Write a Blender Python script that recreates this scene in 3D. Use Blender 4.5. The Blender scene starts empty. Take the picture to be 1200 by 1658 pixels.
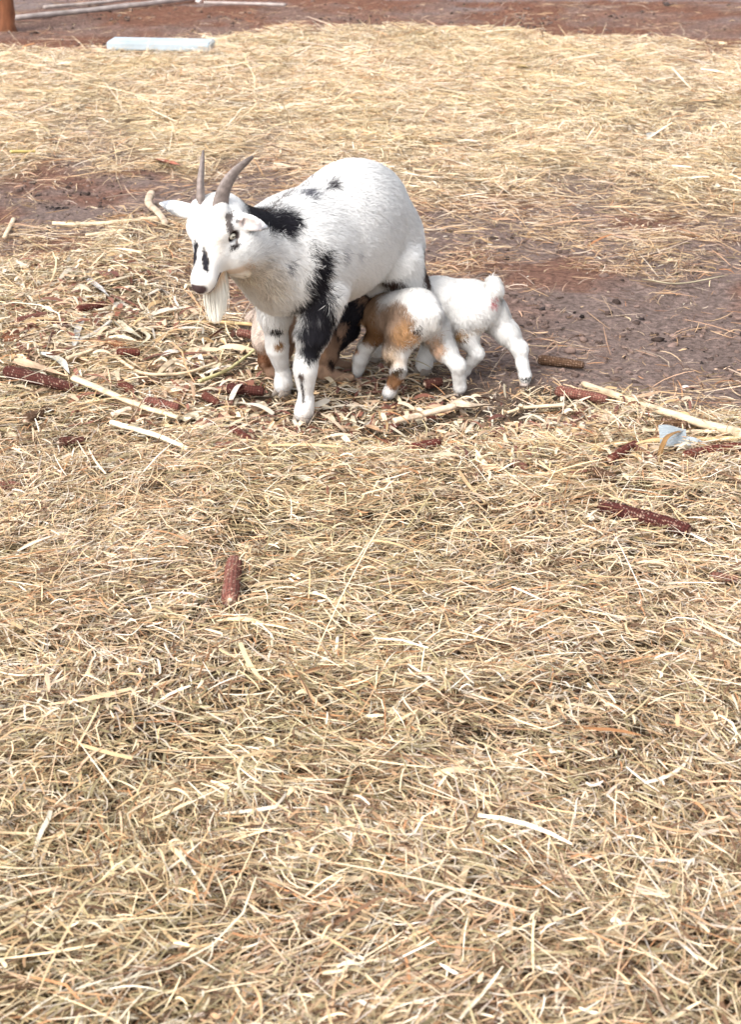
import bpy, math, random
import numpy as np
from mathutils import Vector, Matrix

# ------------------------------------------------------------------ camera, world, sun
S = bpy.context.scene
COL = S.collection
CAM_H, PITCH, FPX, IW, IH = 1.5, math.radians(24.0), 2800.0, 1200.0, 1658.0

cam_d = bpy.data.cameras.new("camera")
cam = bpy.data.objects.new("camera", cam_d)
COL.objects.link(cam)
cam.location = (0, 0, CAM_H)
cam.rotation_euler = (math.radians(90) - PITCH, 0, 0)
cam_d.sensor_fit = 'VERTICAL'
cam_d.sensor_height = 36.0
cam_d.sensor_width = 36.0
cam_d.lens = 36.0 * FPX / IH
cam_d.clip_start = 0.05
cam_d.clip_end = 500
cam_d.dof.use_dof = True
cam_d.dof.focus_distance = 3.8
cam_d.dof.aperture_fstop = 9.0
S.camera = cam

SUN_EL, SUN_AZ = math.radians(50), math.radians(-140)    # azimuth measured from +Y towards +X
W = bpy.data.worlds.new("World")
S.world = W
W.use_nodes = True
wn = W.node_tree
for n in list(wn.nodes): wn.nodes.remove(n)
sky = wn.nodes.new('ShaderNodeTexSky')
sky.sky_type = 'NISHITA'
sky.sun_disc = False
sky.sun_elevation = SUN_EL
sky.sun_rotation = SUN_AZ
sky.air_density = 1.0
sky.dust_density = 4.0
sky.ozone_density = 0.6
bg = wn.nodes.new('ShaderNodeBackground')
bg.inputs['Strength'].default_value = 0.15
hsv = wn.nodes.new('ShaderNodeHueSaturation')
hsv.inputs['Saturation'].default_value = 0.35
wo = wn.nodes.new('ShaderNodeOutputWorld')
wn.links.new(sky.outputs[0], hsv.inputs['Color'])
wn.links.new(hsv.outputs[0], bg.inputs['Color'])
wn.links.new(bg.outputs[0], wo.inputs['Surface'])

sun_d = bpy.data.lights.new("sun", 'SUN')
sun_d.energy = 1.2
sun_d.angle = math.radians(30)
sun_d.color = (1.0, 0.96, 0.90)
sun = bpy.data.objects.new("sun", sun_d)
COL.objects.link(sun)
sdir = Vector((math.sin(SUN_AZ) * math.cos(SUN_EL), math.cos(SUN_AZ) * math.cos(SUN_EL), math.sin(SUN_EL)))
sun.rotation_euler = (-sdir).to_track_quat('-Z', 'Y').to_euler()
sun.location = (0, 0, 6)
S.view_settings.view_transform = 'Standard'
S.view_settings.look = 'None'
S.view_settings.exposure = 1.22
S.view_settings.gamma = 1.0

QUICK = False
rng = np.random.default_rng(7)

# ------------------------------------------------------------------ survey helpers: site coordinates <-> metres
CP, SP = math.cos(PITCH), math.sin(PITCH)
def ground_at(px, py, z=0.0):
    u = (829.0 - py) / FPX
    dy, dz = CP + SP * u, -SP + CP * u
    t = (z - CAM_H) / dz
    return ((px - 600.0) / FPX * t, dy * t)
def to_site(x, y, z=0.0):
    f = y * CP - (z - CAM_H) * SP
    u = y * SP + (z - CAM_H) * CP
    return 600.0 + FPX * x / f, 829.0 - FPX * u / f

# ------------------------------------------------------------------ noise
def _h(ix, iy, iz, seed):
    n = (ix.astype(np.int64) * 374761393 + iy.astype(np.int64) * 668265263 + iz.astype(np.int64) * 2147483647 + seed * 144665) & 0xffffffff
    n = ((n ^ (n >> 13)) * 1274126177) & 0xffffffff
    n = ((n ^ (n >> 16)) * 2246822519) & 0xffffffff
    return ((n ^ (n >> 15)) & 0xffffff) / float(0xffffff)
def noise3(x, y, z, seed=0):
    x, y, z = np.broadcast_arrays(np.asarray(x, float), np.asarray(y, float), np.asarray(z, float))
    ix, iy, iz = np.floor(x), np.floor(y), np.floor(z)
    fx, fy, fz = x - ix, y - iy, z - iz
    fx, fy, fz = [f * f * (3 - 2 * f) for f in (fx, fy, fz)]
    r = 0
    for a in (0, 1):
        for b in (0, 1):
            for c in (0, 1):
                w = (fx if a else 1 - fx) * (fy if b else 1 - fy) * (fz if c else 1 - fz)
                r = r + w * _h(ix + a, iy + b, iz + c, seed)
    return r
def noise2(x, y, seed=0):
    x, y = np.broadcast_arrays(np.asarray(x, float), np.asarray(y, float))
    ix, iy = np.floor(x), np.floor(y)
    fx, fy = x - ix, y - iy
    fx, fy = fx * fx * (3 - 2 * fx), fy * fy * (3 - 2 * fy)
    z = np.zeros_like(ix)
    return (_h(ix, iy, z, seed) * (1 - fx) * (1 - fy) + _h(ix + 1, iy, z, seed) * fx * (1 - fy)
            + _h(ix, iy + 1, z, seed) * (1 - fx) * fy + _h(ix + 1, iy + 1, z, seed) * fx * fy)
def fbm2(x, y, o=4, seed=0):
    r, a, s = 0, 0.5, 1.0
    for i in range(o):
        r = r + a * noise2(x * s, y * s, seed + i); a *= .5; s *= 2.03
    return r / (1 - 0.5 ** o)
def fbm3(p, s, o=3, seed=0):
    r, a = 0, 0.5
    for i in range(o):
        r = r + a * noise3(p[..., 0] * s, p[..., 1] * s, p[..., 2] * s, seed + i); a *= .5; s *= 2.03
    return r / (1 - 0.5 ** o)
def sstep(a, b, x):
    t = np.clip((x - a) / (b - a), 0, 1)
    return t * t * (3 - 2 * t)

# ------------------------------------------------------------------ object helpers
def tag(o, label=None, cat=None, group=None, kind=None):
    if label: o['label'] = label
    if cat: o['category'] = cat
    if group: o['group'] = group
    if kind: o['kind'] = kind
    return o
def empty(name, loc, rz=0.0):
    o = bpy.data.objects.new(name, None)
    o.empty_display_size = 0.05
    o.location = loc
    o.rotation_euler = (0, 0, rz)
    COL.objects.link(o)
    return o
def mesh_obj(name, v, faces, mat, parent=None, colors=None, smooth=True, normals=None, loc=None):
    """faces: list of int arrays, each (n,3) or (n,4)"""
    v = np.asarray(v, np.float32)
    if not isinstance(faces, list): faces = [faces]
    faces = [np.asarray(f, np.int32) for f in faces if len(f)]
    m = bpy.data.meshes.new(name)
    m.vertices.add(len(v))
    m.vertices.foreach_set('co', v.ravel())
    tot = np.concatenate([np.full(len(f), f.shape[1], np.int32) for f in faces])
    li = np.concatenate([f.ravel() for f in faces])
    m.loops.add(len(li))
    m.loops.foreach_set('vertex_index', li)
    st = np.zeros(len(tot), np.int32); st[1:] = np.cumsum(tot)[:-1]
    m.polygons.add(len(tot))
    m.polygons.foreach_set('loop_start', st)
    m.polygons.foreach_set('use_smooth', np.full(len(tot), smooth, bool))
    m.update(calc_edges=True)
    if colors is not None:
        c = np.ones((len(v), 4), np.float32); c[:, :3] = colors
        a = m.color_attributes.new('Col', 'FLOAT_COLOR', 'POINT')
        a.data.foreach_set('color', c.ravel())
    if normals is not None:
        m.normals_split_custom_set_from_vertices(np.asarray(normals, np.float32).tolist())
    m.materials.append(mat)
    o = bpy.data.objects.new(name, m)
    COL.objects.link(o)
    if parent is not None: o.parent = parent
    if loc is not None: o.location = loc
    return o

def mat_attr(name, rough=0.8, spec=0.2, bump=0.0, bscale=200.0, var=0.0, vscale=30.0, trans=0.0, sheen=0.0):
    m = bpy.data.materials.new(name); m.use_nodes = True
    nt = m.node_tree; N = nt.nodes; L = nt.links
    b = N['Principled BSDF']
    b.inputs['Roughness'].default_value = rough
    b.inputs['Specular IOR Level'].default_value = spec
    if sheen: b.inputs['Sheen Weight'].default_value = sheen
    a = N.new('ShaderNodeAttribute'); a.attribute_name = 'Col'
    src = a.outputs['Color']
    tc = N.new('ShaderNodeTexCoord')
    if var > 0:
        n = N.new('ShaderNodeTexNoise'); n.inputs['Scale'].default_value = vscale; n.inputs['Detail'].default_value = 5
        L.new(tc.outputs['Object'], n.inputs['Vector'])
        mr = N.new('ShaderNodeMapRange')
        mr.inputs['From Min'].default_value = .3; mr.inputs['From Max'].default_value = .7
        mr.inputs['To Min'].default_value = 1 - var; mr.inputs['To Max'].default_value = 1 + var * .6
        L.new(n.outputs['Fac'], mr.inputs['Value'])
        h = N.new('ShaderNodeHueSaturation')
        L.new(src, h.inputs['Color']); L.new(mr.outputs[0], h.inputs['Value'])
        src = h.outputs[0]
    L.new(src, b.inputs['Base Color'])
    if bump > 0:
        n2 = N.new('ShaderNodeTexNoise'); n2.inputs['Scale'].default_value = bscale; n2.inputs['Detail'].default_value = 4
        L.new(tc.outputs['Object'], n2.inputs['Vector'])
        bp = N.new('ShaderNodeBump'); bp.inputs['Strength'].default_value = bump; bp.inputs['Distance'].default_value = .004
        L.new(n2.outputs['Fac'], bp.inputs['Height']); L.new(bp.outputs[0], b.inputs['Normal'])
    if trans > 0:
        t = N.new('ShaderNodeBsdfTranslucent'); L.new(src, t.inputs['Color'])
        mx = N.new('ShaderNodeMixShader'); mx.inputs[0].default_value = trans
        L.new(b.outputs[0], mx.inputs[1]); L.new(t.outputs[0], mx.inputs[2])
        L.new(mx.outputs[0], N['Material Output'].inputs['Surface'])
    return m

M_SKIN = mat_attr('skin', rough=.85, spec=.15, bump=.25, bscale=300)
M_FUR = mat_attr('fur', rough=.75, spec=.15, trans=.18)
M_HORN = mat_attr('horn', rough=.5, spec=.35, bump=.5, bscale=160, var=.25, vscale=60)
M_HOOF = mat_attr('hoof', rough=.6, spec=.3, bump=.3, bscale=200, var=.2, vscale=90)
M_EYE = mat_attr('eye', rough=.08, spec=.6)
M_STRAW = mat_attr('straw', rough=.6, spec=.3, trans=.06)
M_STALK = mat_attr('stalk', rough=.55, spec=.35, bump=.35, bscale=140, var=.22, vscale=40)
M_COB = mat_attr('cob', rough=1.0, spec=.1, bump=.5, bscale=420, var=.3, vscale=120)
M_CLOD = mat_attr('clod', rough=.95, spec=.1, bump=.5, bscale=200, var=.25, vscale=60)

# ------------------------------------------------------------------ ground heights and hay cover
DP = np.array([
 (0,150,1),(300,150,1),(600,150,1),(900,150,1),(1200,150,1),(1170,95,.6),(0,230,1),(300,225,1),(600,230,1),(900,240,1),(1200,240,.9),(1130,190,.7),
 (0,275,.7),(150,275,.6),(300,270,.8),(50,315,.22),(150,325,.12),(250,310,.25),(0,345,.1),(100,350,.08),(200,345,.1),(300,340,.2),(400,300,.45),(430,340,.4),
 (0,400,.45),(100,395,.5),(200,400,.75),(280,385,.6),(-200,350,.15),(-300,500,.8),(1400,560,.08),(1500,400,.5),(1400,700,.95),
 (720,300,.8),(800,300,.8),(800,335,.48),(950,320,.52),(1100,290,.75),(1200,300,.66),(700,370,.42),(850,370,.37),(950,380,.38),(1050,400,.54),(1150,370,.46),(1080,435,.52),(750,420,.42),(1180,440,.25),
 (850,450,.12),(850,480,.03),(1000,480,.04),(1150,490,.03),(900,520,.03),(1050,520,.06),(1000,560,.04),(1150,560,.03),(900,575,.05),(1050,600,.08),(1150,620,.12),(930,605,.2),(820,560,.1),(780,600,.3),
 (0,480,.95),(100,480,.95),(250,500,.8),(350,500,.6),(400,490,.35),(200,440,.85),(330,440,.6),
 (100,600,.97),(300,600,.85),(400,640,.85),(550,640,.85),(700,650,.8),(800,640,.7),(880,650,.85),(0,560,.95),
 (500,560,.6),(600,560,.55),(620,640,.9),(500,640,.9),(350,560,.8),(680,610,.75),(650,500,.3),(500,450,.3),(600,600,.7),(980,660,.85),
 (1000,690,1),(1120,660,.5),(1200,660,.35),(1200,720,1),(900,720,1),(700,710,1),(500,710,1),(300,710,.95),(100,710,.95),
 (0,780,1),(300,780,1),(600,780,1),(900,780,1),(1200,780,1),(0,1000,1),(600,1000,1),(1200,1000,1),(0,1400,1),(600,1400,1),(1200,1400,1),(600,1700,1),(-300,900,1),(1500,900,1),(600,2200,1)], float)
EX = np.array([-900, -300, 0, 180, 330, 400, 450, 520, 700, 800, 900, 1000, 1100, 1200, 1500, 2200], float)
EY = np.array([95, 92, 90, 88, 76, 60, 50, 56, 57, 62, 72, 70, 72, 68, 60, 60], float)
def cover(x, y):
    px, py = to_site(x, y)
    shp = px.shape; P = np.stack([px.ravel(), py.ravel() * 1.8], 1)
    out = np.empty(len(P))
    Q = DP[:, :2] * (1, 1.8)
    for i in range(0, len(P), 20000):
        d2 = ((P[i:i + 20000, None, :] - Q[None]) ** 2).sum(2) + 200.0
        w = 1 / d2 ** 1.6
        out[i:i + 20000] = (w * DP[:, 2]).sum(1) / w.sum(1)
    out = out.reshape(shp)
    edge = np.interp(px, EX, EY)
    e = sstep(-4, 5, py - edge + (fbm2(x * 3, y * 3, 3, 31) - .5) * 12)
    return out * e
def dunes(x, y):
    """ground height"""
    h = (fbm2(x * 1.1, y * 1.1, 3, 3) - .5) * .05 + (fbm2(x * 7, y * 7, 4, 9) - .5) * .022 + (fbm2(x * 19, y * 19, 3, 19) - .5) * .016
    return h * sstep(.0, .5, np.hypot(x - .03, (y - 4.1)) - .35)
def near_animals(x, y):
    return .12 + .88 * sstep(.30, .62, np.hypot((x - .04) * .85, y - 4.12))
def hay_base(x, y, c):
    c = c * near_animals(x, y)
    return dunes(x, y) + .012 * c + .02 * sstep(.55, 1, c) * fbm2(x * 5, y * 5, 3, 17)

def build_ground():
    ys = np.concatenate([np.arange(-3, 1.2, .3), np.arange(1.2, 6, .02), np.arange(6, 13, .05), np.geomspace(13, 140, 40)])
    xh = np.concatenate([np.arange(0, 1.6, .02), np.arange(1.6, 5, .08), np.geomspace(5, 120, 30)])
    xs = np.concatenate([-xh[:0:-1], xh])
    X, Y = np.meshgrid(xs, ys)
    Z = dunes(X, Y)
    C = cover(X, Y)
    Z = Z + .008 * C
    far = sstep(14, 40, Y); Z = Z * (1 - far)
    # soil colours
    n = fbm2(X * 2.2, Y * 2.2, 4, 51)
    n2 = fbm2(X * 14, Y * 14, 4, 57)
    base = np.array([.255, .185, .160])          # mauve-brown trodden soil
    red = np.array([.225, .105, .068])            # red-brown loose soil
    pxs, pys = to_site(X, Y)
    rmask = np.clip(sstep(8.6, 9.6, Y) * (.45 + .9 * sstep(.4, .6, n)), 0, 1)
    rmask = np.maximum(rmask, .8 * sstep(.48, .66, fbm2(X * 3.1, Y * 3.1, 3, 77)) * sstep(4.5, 5.2, Y))
    col = base[None, None] * (1 - rmask[..., None]) + red[None, None] * rmask[..., None]
    grey = (sstep(.5, .6, fbm2(X * .7, Y * 2.6, 3, 91)) * sstep(10.0, 10.6, Y))[..., None] * .75
    col = col * (1 - grey) + np.array([.27, .22, .21]) * grey
    col = col * (.78 + .45 * n2[..., None])
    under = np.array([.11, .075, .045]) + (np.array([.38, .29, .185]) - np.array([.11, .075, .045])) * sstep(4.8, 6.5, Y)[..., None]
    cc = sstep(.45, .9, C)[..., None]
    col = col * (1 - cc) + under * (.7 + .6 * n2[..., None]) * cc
    nY, nX = X.shape
    idx = np.arange(nX * nY).reshape(nY, nX)
    f = np.stack([idx[:-1, :-1], idx[:-1, 1:], idx[1:, 1:], idx[1:, :-1]], -1).reshape(-1, 4)
    m = bpy.data.materials.new('soil'); m.use_nodes = True
    nt = m.node_tree; N = nt.nodes; L = nt.links; b = N['Principled BSDF']
    b.inputs['Roughness'].default_value = .95; b.inputs['Specular IOR Level'].default_value = .15
    a = N.new('ShaderNodeAttribute'); a.attribute_name = 'Col'
    tc = N.new('ShaderNodeTexCoord')
    n1 = N.new('ShaderNodeTexNoise'); n1.inputs['Scale'].default_value = 55; n1.inputs['Detail'].default_value = 8; n1.inputs['Roughness'].default_value = .65
    mr = N.new('ShaderNodeMapRange'); mr.inputs['From Min'].default_value = .35; mr.inputs['From Max'].default_value = .65
    mr.inputs['To Min'].default_value = .48; mr.inputs['To Max'].default_value = 1.32
    hs = N.new('ShaderNodeHueSaturation')
    L.new(tc.outputs['Object'], n1.inputs['Vector']); L.new(n1.outputs['Fac'], mr.inputs['Value'])
    L.new(a.outputs['Color'], hs.inputs['Color']); L.new(mr.outputs[0], hs.inputs['Value'])
    L.new(hs.outputs[0], b.inputs['Base Color'])
    n3 = N.new('ShaderNodeTexNoise'); n3.inputs['Scale'].default_value = 70; n3.inputs['Detail'].default_value = 8; n3.inputs['Roughness'].default_value = .7
    L.new(tc.outputs['Object'], n3.inputs['Vector'])
    bp = N.new('ShaderNodeBump'); bp.inputs['Strength'].default_value = 1.0; bp.inputs['Distance'].default_value = .03
    L.new(n3.outputs['Fac'], bp.inputs['Height']); L.new(bp.outputs[0], b.inputs['Normal'])
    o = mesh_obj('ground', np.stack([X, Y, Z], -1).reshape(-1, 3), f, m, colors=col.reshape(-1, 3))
    tag(o, 'mauve brown trodden soil of the pen turning red brown far behind', 'ground', kind='structure')
build_ground()
def gz(x, y):
    """top of what lies on the ground at (x,y)"""
    x = np.asarray(float(x)).reshape(1); y = np.asarray(float(y)).reshape(1)
    c = cover(x, y)
    return float(hay_base(x, y, c)[0])

# ------------------------------------------------------------------ straw
PAL = np.array([(.76,.65,.47),(.70,.55,.36),(.61,.44,.26),(.50,.32,.19),(.48,.41,.25),(.32,.27,.15),(.74,.69,.60),(.60,.52,.45),(.15,.085,.05),(.50,.26,.13),(.68,.49,.35),(.80,.73,.60)]) * (1.03, 1.0, .965)
PW_NEAR = np.array([.14,.15,.12,.08,.10,.10,.05,.05,.11,.03,.06,.05])
PW_MID = np.array([.16,.15,.11,.09,.05,.03,.08,.08,.10,.04,.12,.06])
PW_FAR = np.array([.26,.22,.13,.05,.04,.01,.07,.05,.03,.02,.09,.10])

def strands(x, y, z, th, L, w, curv, pitch, colr, nseg=4, roll=None, hump=None):
    n = len(x)
    t = np.linspace(-.5, .5, nseg + 1)
    a = th[:, None] + curv[:, None] * t[None]
    kink = (rng.random(n) < .28) * rng.normal(0, .75, n); tk = rng.uniform(-.35, .35, n)
    a = a + kink[:, None] * (t[None] > tk[:, None])
    # integrate heading
    dx = np.cos(a) * L[:, None] / nseg; dy = np.sin(a) * L[:, None] / nseg
    px = x[:, None] + np.cumsum(dx, 1) - dx.sum(1, keepdims=True) / 2
    py = y[:, None] + np.cumsum(dy, 1) - dy.sum(1, keepdims=True) / 2
    if hump is None: hump = np.zeros(n)
    pz = z[:, None] + np.sin(pitch)[:, None] * L[:, None] * t[None] + hump[:, None] * (.25 - t[None] ** 2)
    nx, ny = -np.sin(a), np.cos(a)
    if roll is None: roll = rng.normal(0, .7, n)
    cr, sr = np.cos(roll)[:, None], np.sin(roll)[:, None]
    taper = np.interp(np.linspace(0, 1, nseg + 1), [0, .15, .7, 1], [.75, 1, .9, .35])
    hw = w[:, None] * taper[None] / 2
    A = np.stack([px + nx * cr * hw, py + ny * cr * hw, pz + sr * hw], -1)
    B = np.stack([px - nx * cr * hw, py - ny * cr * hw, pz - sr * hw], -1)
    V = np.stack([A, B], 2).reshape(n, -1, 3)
    k = 2 * (nseg + 1)
    q = np.array([[2 * i, 2 * i + 1, 2 * i + 3, 2 * i + 2] for i in range(nseg)])
    F = (np.arange(n)[:, None, None] * k + q[None]).reshape(-1, 4)
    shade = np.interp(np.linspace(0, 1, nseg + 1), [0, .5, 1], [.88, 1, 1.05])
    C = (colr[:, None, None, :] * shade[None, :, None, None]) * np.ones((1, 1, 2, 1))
    return V.reshape(-1, 3), F, C.reshape(-1, 3)

SEG = []
def blocked(x, y):
    out = np.zeros(len(x), bool)
    for ax, ay, bx, by, r in SEG:
        dx, dy = bx - ax, by - ay; L2 = dx * dx + dy * dy + 1e-9
        m = (np.abs(x - (ax + bx) / 2) < math.sqrt(L2) / 2 + r + .05) & (np.abs(y - (ay + by) / 2) < math.sqrt(L2) / 2 + r + .05)
        i = np.flatnonzero(m)
        t = np.clip(((x[i] - ax) * dx + (y[i] - ay) * dy) / L2, 0, 1)
        out[i] |= np.hypot(x[i] - ax - t * dx, y[i] - ay - t * dy) < r
    return out
def band(y0, y1, dens, wbase, lmean, pal, nseg, seed, amp, vlo=.68):
    global rng
    rng = np.random.default_rng(seed)
    hw0 = .25 * y0 + .55
    hw1 = .25 * y1 + .55
    n = int((y1 - y0) * (hw0 + hw1) * dens)
    y = rng.uniform(y0, y1, n)
    hw = .25 * y + .55
    keep = rng.random(n) < hw / hw1
    y = y[keep]; n = len(y)
    hw = .25 * y + .55
    x = rng.uniform(-1, 1, n) * hw
    c = cover(x, y)
    pat = fbm2(x * 9, y * 6, 3, 41)
    c_ = np.clip(c + (fbm2(x * 5, y * 5, 3, 47) - .5) * .55 * (c < .97), 0, 1)
    pr = np.clip(c_ ** 2.1 * 1.05 + .014, 0, 1) * np.where(c < .8, .45 + 1.1 * sstep(.35, .65, pat), 1)
    keep = rng.random(n) < pr
    x, y, c = x[keep], y[keep], c[keep]; n = len(x)
    T = .004 + amp * near_animals(x, y) * sstep(.3, 1, c) * (.35 + 1.3 * fbm2(x * 6, y * 6, 3, 23))
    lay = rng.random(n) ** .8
    lay = np.where(blocked(x, y) & (rng.random(n) < .93), lay * .15, lay)
    z = hay_base(x, y, c) + .002 + lay * T
    swirl = (fbm2(x * 1.7, y * 1.7, 2, 61) - .5) * 7
    th = np.where(rng.random(n) < .45, swirl + rng.normal(0, .6, n), rng.uniform(0, math.pi * 2, n))
    L = np.clip(rng.lognormal(math.log(lmean), .62, n), .012, .30) * (.5 + .5 * near_animals(x, y))
    w = wbase * rng.lognormal(0, .50, n)
    curv = rng.normal(0, .32, n) + (rng.random(n) < .10) * rng.normal(0, 1.7, n)
    pitch = rng.normal(0, .10, n) * (.3 + lay) + (rng.random(n) < .03) * rng.uniform(.2, .9, n)
    z = z + np.abs(np.sin(pitch)) * L * .45
    hump = near_animals(x, y) * rng.normal(.0, .012, n) + (rng.random(n) < .10) * rng.uniform(0, .05, n)
    pw = pal / pal.sum()
    col = PAL[rng.choice(len(PAL), n, p=pw)] * rng.uniform(vlo, 1.08, (n, 1))
    # patches of greener and dirtier hay
    g = sstep(.48, .66, fbm2(x * 2.3, y * 2.3, 3, 83))[:, None] * .45
    col = col * (1 - g) + col * np.array([.90, .91, .80]) * g
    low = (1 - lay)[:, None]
    col = col * (1 - .42 * low * np.array([.9, 1.0, 1.12]))  # lower strands darkened: shade of the gaps painted into the straw colour
    dirty = (sstep(.75, .3, c) * .35)[:, None]
    col = col * (1 - dirty * np.array([.6, .85, .9]))
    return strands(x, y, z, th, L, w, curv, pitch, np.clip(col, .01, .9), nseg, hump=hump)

def build_hay():
    parts = []
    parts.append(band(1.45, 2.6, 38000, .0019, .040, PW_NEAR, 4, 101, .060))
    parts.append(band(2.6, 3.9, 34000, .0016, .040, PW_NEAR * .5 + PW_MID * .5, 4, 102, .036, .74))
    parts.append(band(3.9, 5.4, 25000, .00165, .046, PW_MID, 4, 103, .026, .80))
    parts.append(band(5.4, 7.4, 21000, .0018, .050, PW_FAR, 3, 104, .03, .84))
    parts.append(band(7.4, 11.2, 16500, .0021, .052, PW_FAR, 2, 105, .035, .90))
    V, F, C, o = [], [], [], 0
    for v, f, c in parts:
        V.append(v); F.append(f + o); C.append(c); o += len(v)
    V = np.concatenate(V); F = np.concatenate(F); C = np.concatenate(C)
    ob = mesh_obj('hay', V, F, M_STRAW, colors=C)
    tag(ob, 'pale loose hay strewn thickly over the pen floor', 'hay', kind='stuff')
    # a looser scatter of broad dry blades and chaff on top
    g = np.random.default_rng(55)
    V, F, C, o = [], [], [], 0
    n = 1500
    y = 1.5 + 5.5 * g.random(n) ** 1.3; x = g.uniform(-1, 1, n) * (.25 * y + .5)
    c = cover(x, y); k = g.random(n) < c ** 1.2 * .9
    x, y, c = x[k], y[k], c[k]; n = len(x)
    z = hay_base(x, y, c) + .022 * sstep(.3, 1, c) + g.uniform(.0, .03, n) * c
    L = np.clip(g.lognormal(math.log(.10), .4, n), .04, .20)
    w = g.uniform(.0018, .0038, n)
    col = PAL[g.choice([0, 1, 1, 2, 7, 10, 2, 4, 9], n)] * g.uniform(.75, 1.0, (n, 1))
    global rng; rng = g
    v, f, cc = strands(x, y, z, g.uniform(0, 6.28, n), L, w, g.normal(0, .45, n), g.normal(0, .08, n), np.clip(col, 0, .9), 7,
                       roll=g.normal(0, .5, n), hump=g.uniform(0, .04, n))
    ob = mesh_obj('dry_grass_blades', v, f, M_STRAW, colors=cc)
    tag(ob, 'broad pale dry grass blades scattered on top of the hay', 'dry grass', kind='stuff')

# ------------------------------------------------------------------ clods and droppings
def lumps(name, spots, label, cat, colr, mat):
    ico_v, ico_f = [], []
    nlat, nlon = 4, 5
    vv = [(0, 0, 1)]
    for i in range(1, nlat):
        for j in range(nlon):
            a, b = math.pi * i / nlat, 2 * math.pi * j / nlon
            vv.append((math.sin(a) * math.cos(b), math.sin(a) * math.sin(b), math.cos(a)))
    vv.append((0, 0, -1)); vv = np.array(vv)
    ff = []
    for j in range(nlon):
        ff.append((0, 1 + j, 1 + (j + 1) % nlon))
        for i in range(nlat - 2):
            a = 1 + i * nlon
            ff.append((a + j, a + nlon + j, a + nlon + (j + 1) % nlon)); ff.append((a + j, a + nlon + (j + 1) % nlon, a + (j + 1) % nlon))
        a = 1 + (nlat - 2) * nlon
        ff.append((a + j, len(vv) - 1, a + (j + 1) % nlon))
    ff = np.array(ff)
    V, F, C = [], [], []
    g = np.random.default_rng(3)
    for k, (x, y, z, r) in enumerate(spots):
        s = np.array([g.uniform(.8, 1.6), g.uniform(.7, 1.2), g.uniform(.45, .85)]) * r
        th = g.uniform(0, 6.28); c_, s_ = math.cos(th), math.sin(th)
        q = vv * (1 + .22 * g.normal(0, 1, (len(vv), 1))) * s
        q = np.stack([q[:, 0] * c_ - q[:, 1] * s_, q[:, 0] * s_ + q[:, 1] * c_, q[:, 2]], 1)
        V.append(q + (x, y, z + r * g.uniform(-.1, .35))); F.append(ff + k * len(vv))
        C.append(np.tile(np.array(colr) * (g.uniform(.25, .5) if g.random() < .3 else g.uniform(.6, 1.3)), (len(vv), 1)))
    o = mesh_obj(name, np.concatenate(V), np.concatenate(F), mat, colors=np.concatenate(C))
    return tag(o, label, cat, kind='stuff')
def soil_spots():
    g = np.random.default_rng(19); out = []
    n = 42000
    y = 3.6 + 8 * g.random(n) ** 1.2; x = g.uniform(-1, 1, n) * (.25 * y + .5)
    c = cover(x, y); cl = fbm2(x * 4, y * 4, 3, 71)
    k = (c < .55) & (g.random(n) < .12 + .9 * sstep(.5, .7, cl))
    x, y = x[k], y[k]; z = dunes(x, y)
    for i in range(len(x)):
        out.append((x[i], y[i], z[i], .0020 + .011 * g.random() ** 4))
    for cx, cy, n, sx, sy in [(930, 630, 26, 30, 8), (1010, 640, 20, 26, 6), (830, 500, 30, 90, 20), (1100, 540, 40, 110, 25), (960, 560, 30, 90, 20), (1180, 610, 20, 40, 12), (760, 400, 60, 70, 30), (900, 395, 60, 120, 25), (1080, 410, 50, 110, 22), (100, 390, 30, 70, 14), (60, 315, 30, 60, 16), (300, 80, 16, 80, 4), (600, 40, 30, 300, 12), (1000, 45, 30, 200, 12)]:
        for _ in range(n):
            x, y = ground_at(cx + g.normal(0, sx * .6), cy + g.normal(0, sy * .6))
            out.append((x, y, float(dunes(np.array([x]), np.array([y]))[0]), .004 + .010 * g.random() ** 2))
    return out
def dropping_spots():
    g = np.random.default_rng(29); out = []
    for cx, cy, n, sx, sy in [(85, 330, 26, 70, 28), (150, 335, 20, 60, 18), (90, 338, 14, 12, 8), (60, 385, 16, 50, 12), (900, 510, 12, 110, 40), (1080, 560, 10, 80, 40), (760, 410, 14, 60, 20), (1100, 420, 16, 60, 25), (330, 510, 14, 40, 20), (290, 300, 8, 50, 15)]:
        for _ in range(n):
            x, y = ground_at(cx + g.normal(0, sx * .6), cy + g.normal(0, sy * .6))
            out.append((x, y, float(dunes(np.array([x]), np.array([y]))[0]) + .001, .003 + .006 * g.random() ** 1.5))
    return out
lumps('soil_clods', soil_spots(), 'small brown crumbs and clods lying on the bare soil', 'soil clods', (.17, .118, .10), M_CLOD)
lumps('droppings', dropping_spots(), 'scattered small dark goat droppings on the bare soil', 'droppings', (.045, .035, .034), M_CLOD)

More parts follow.
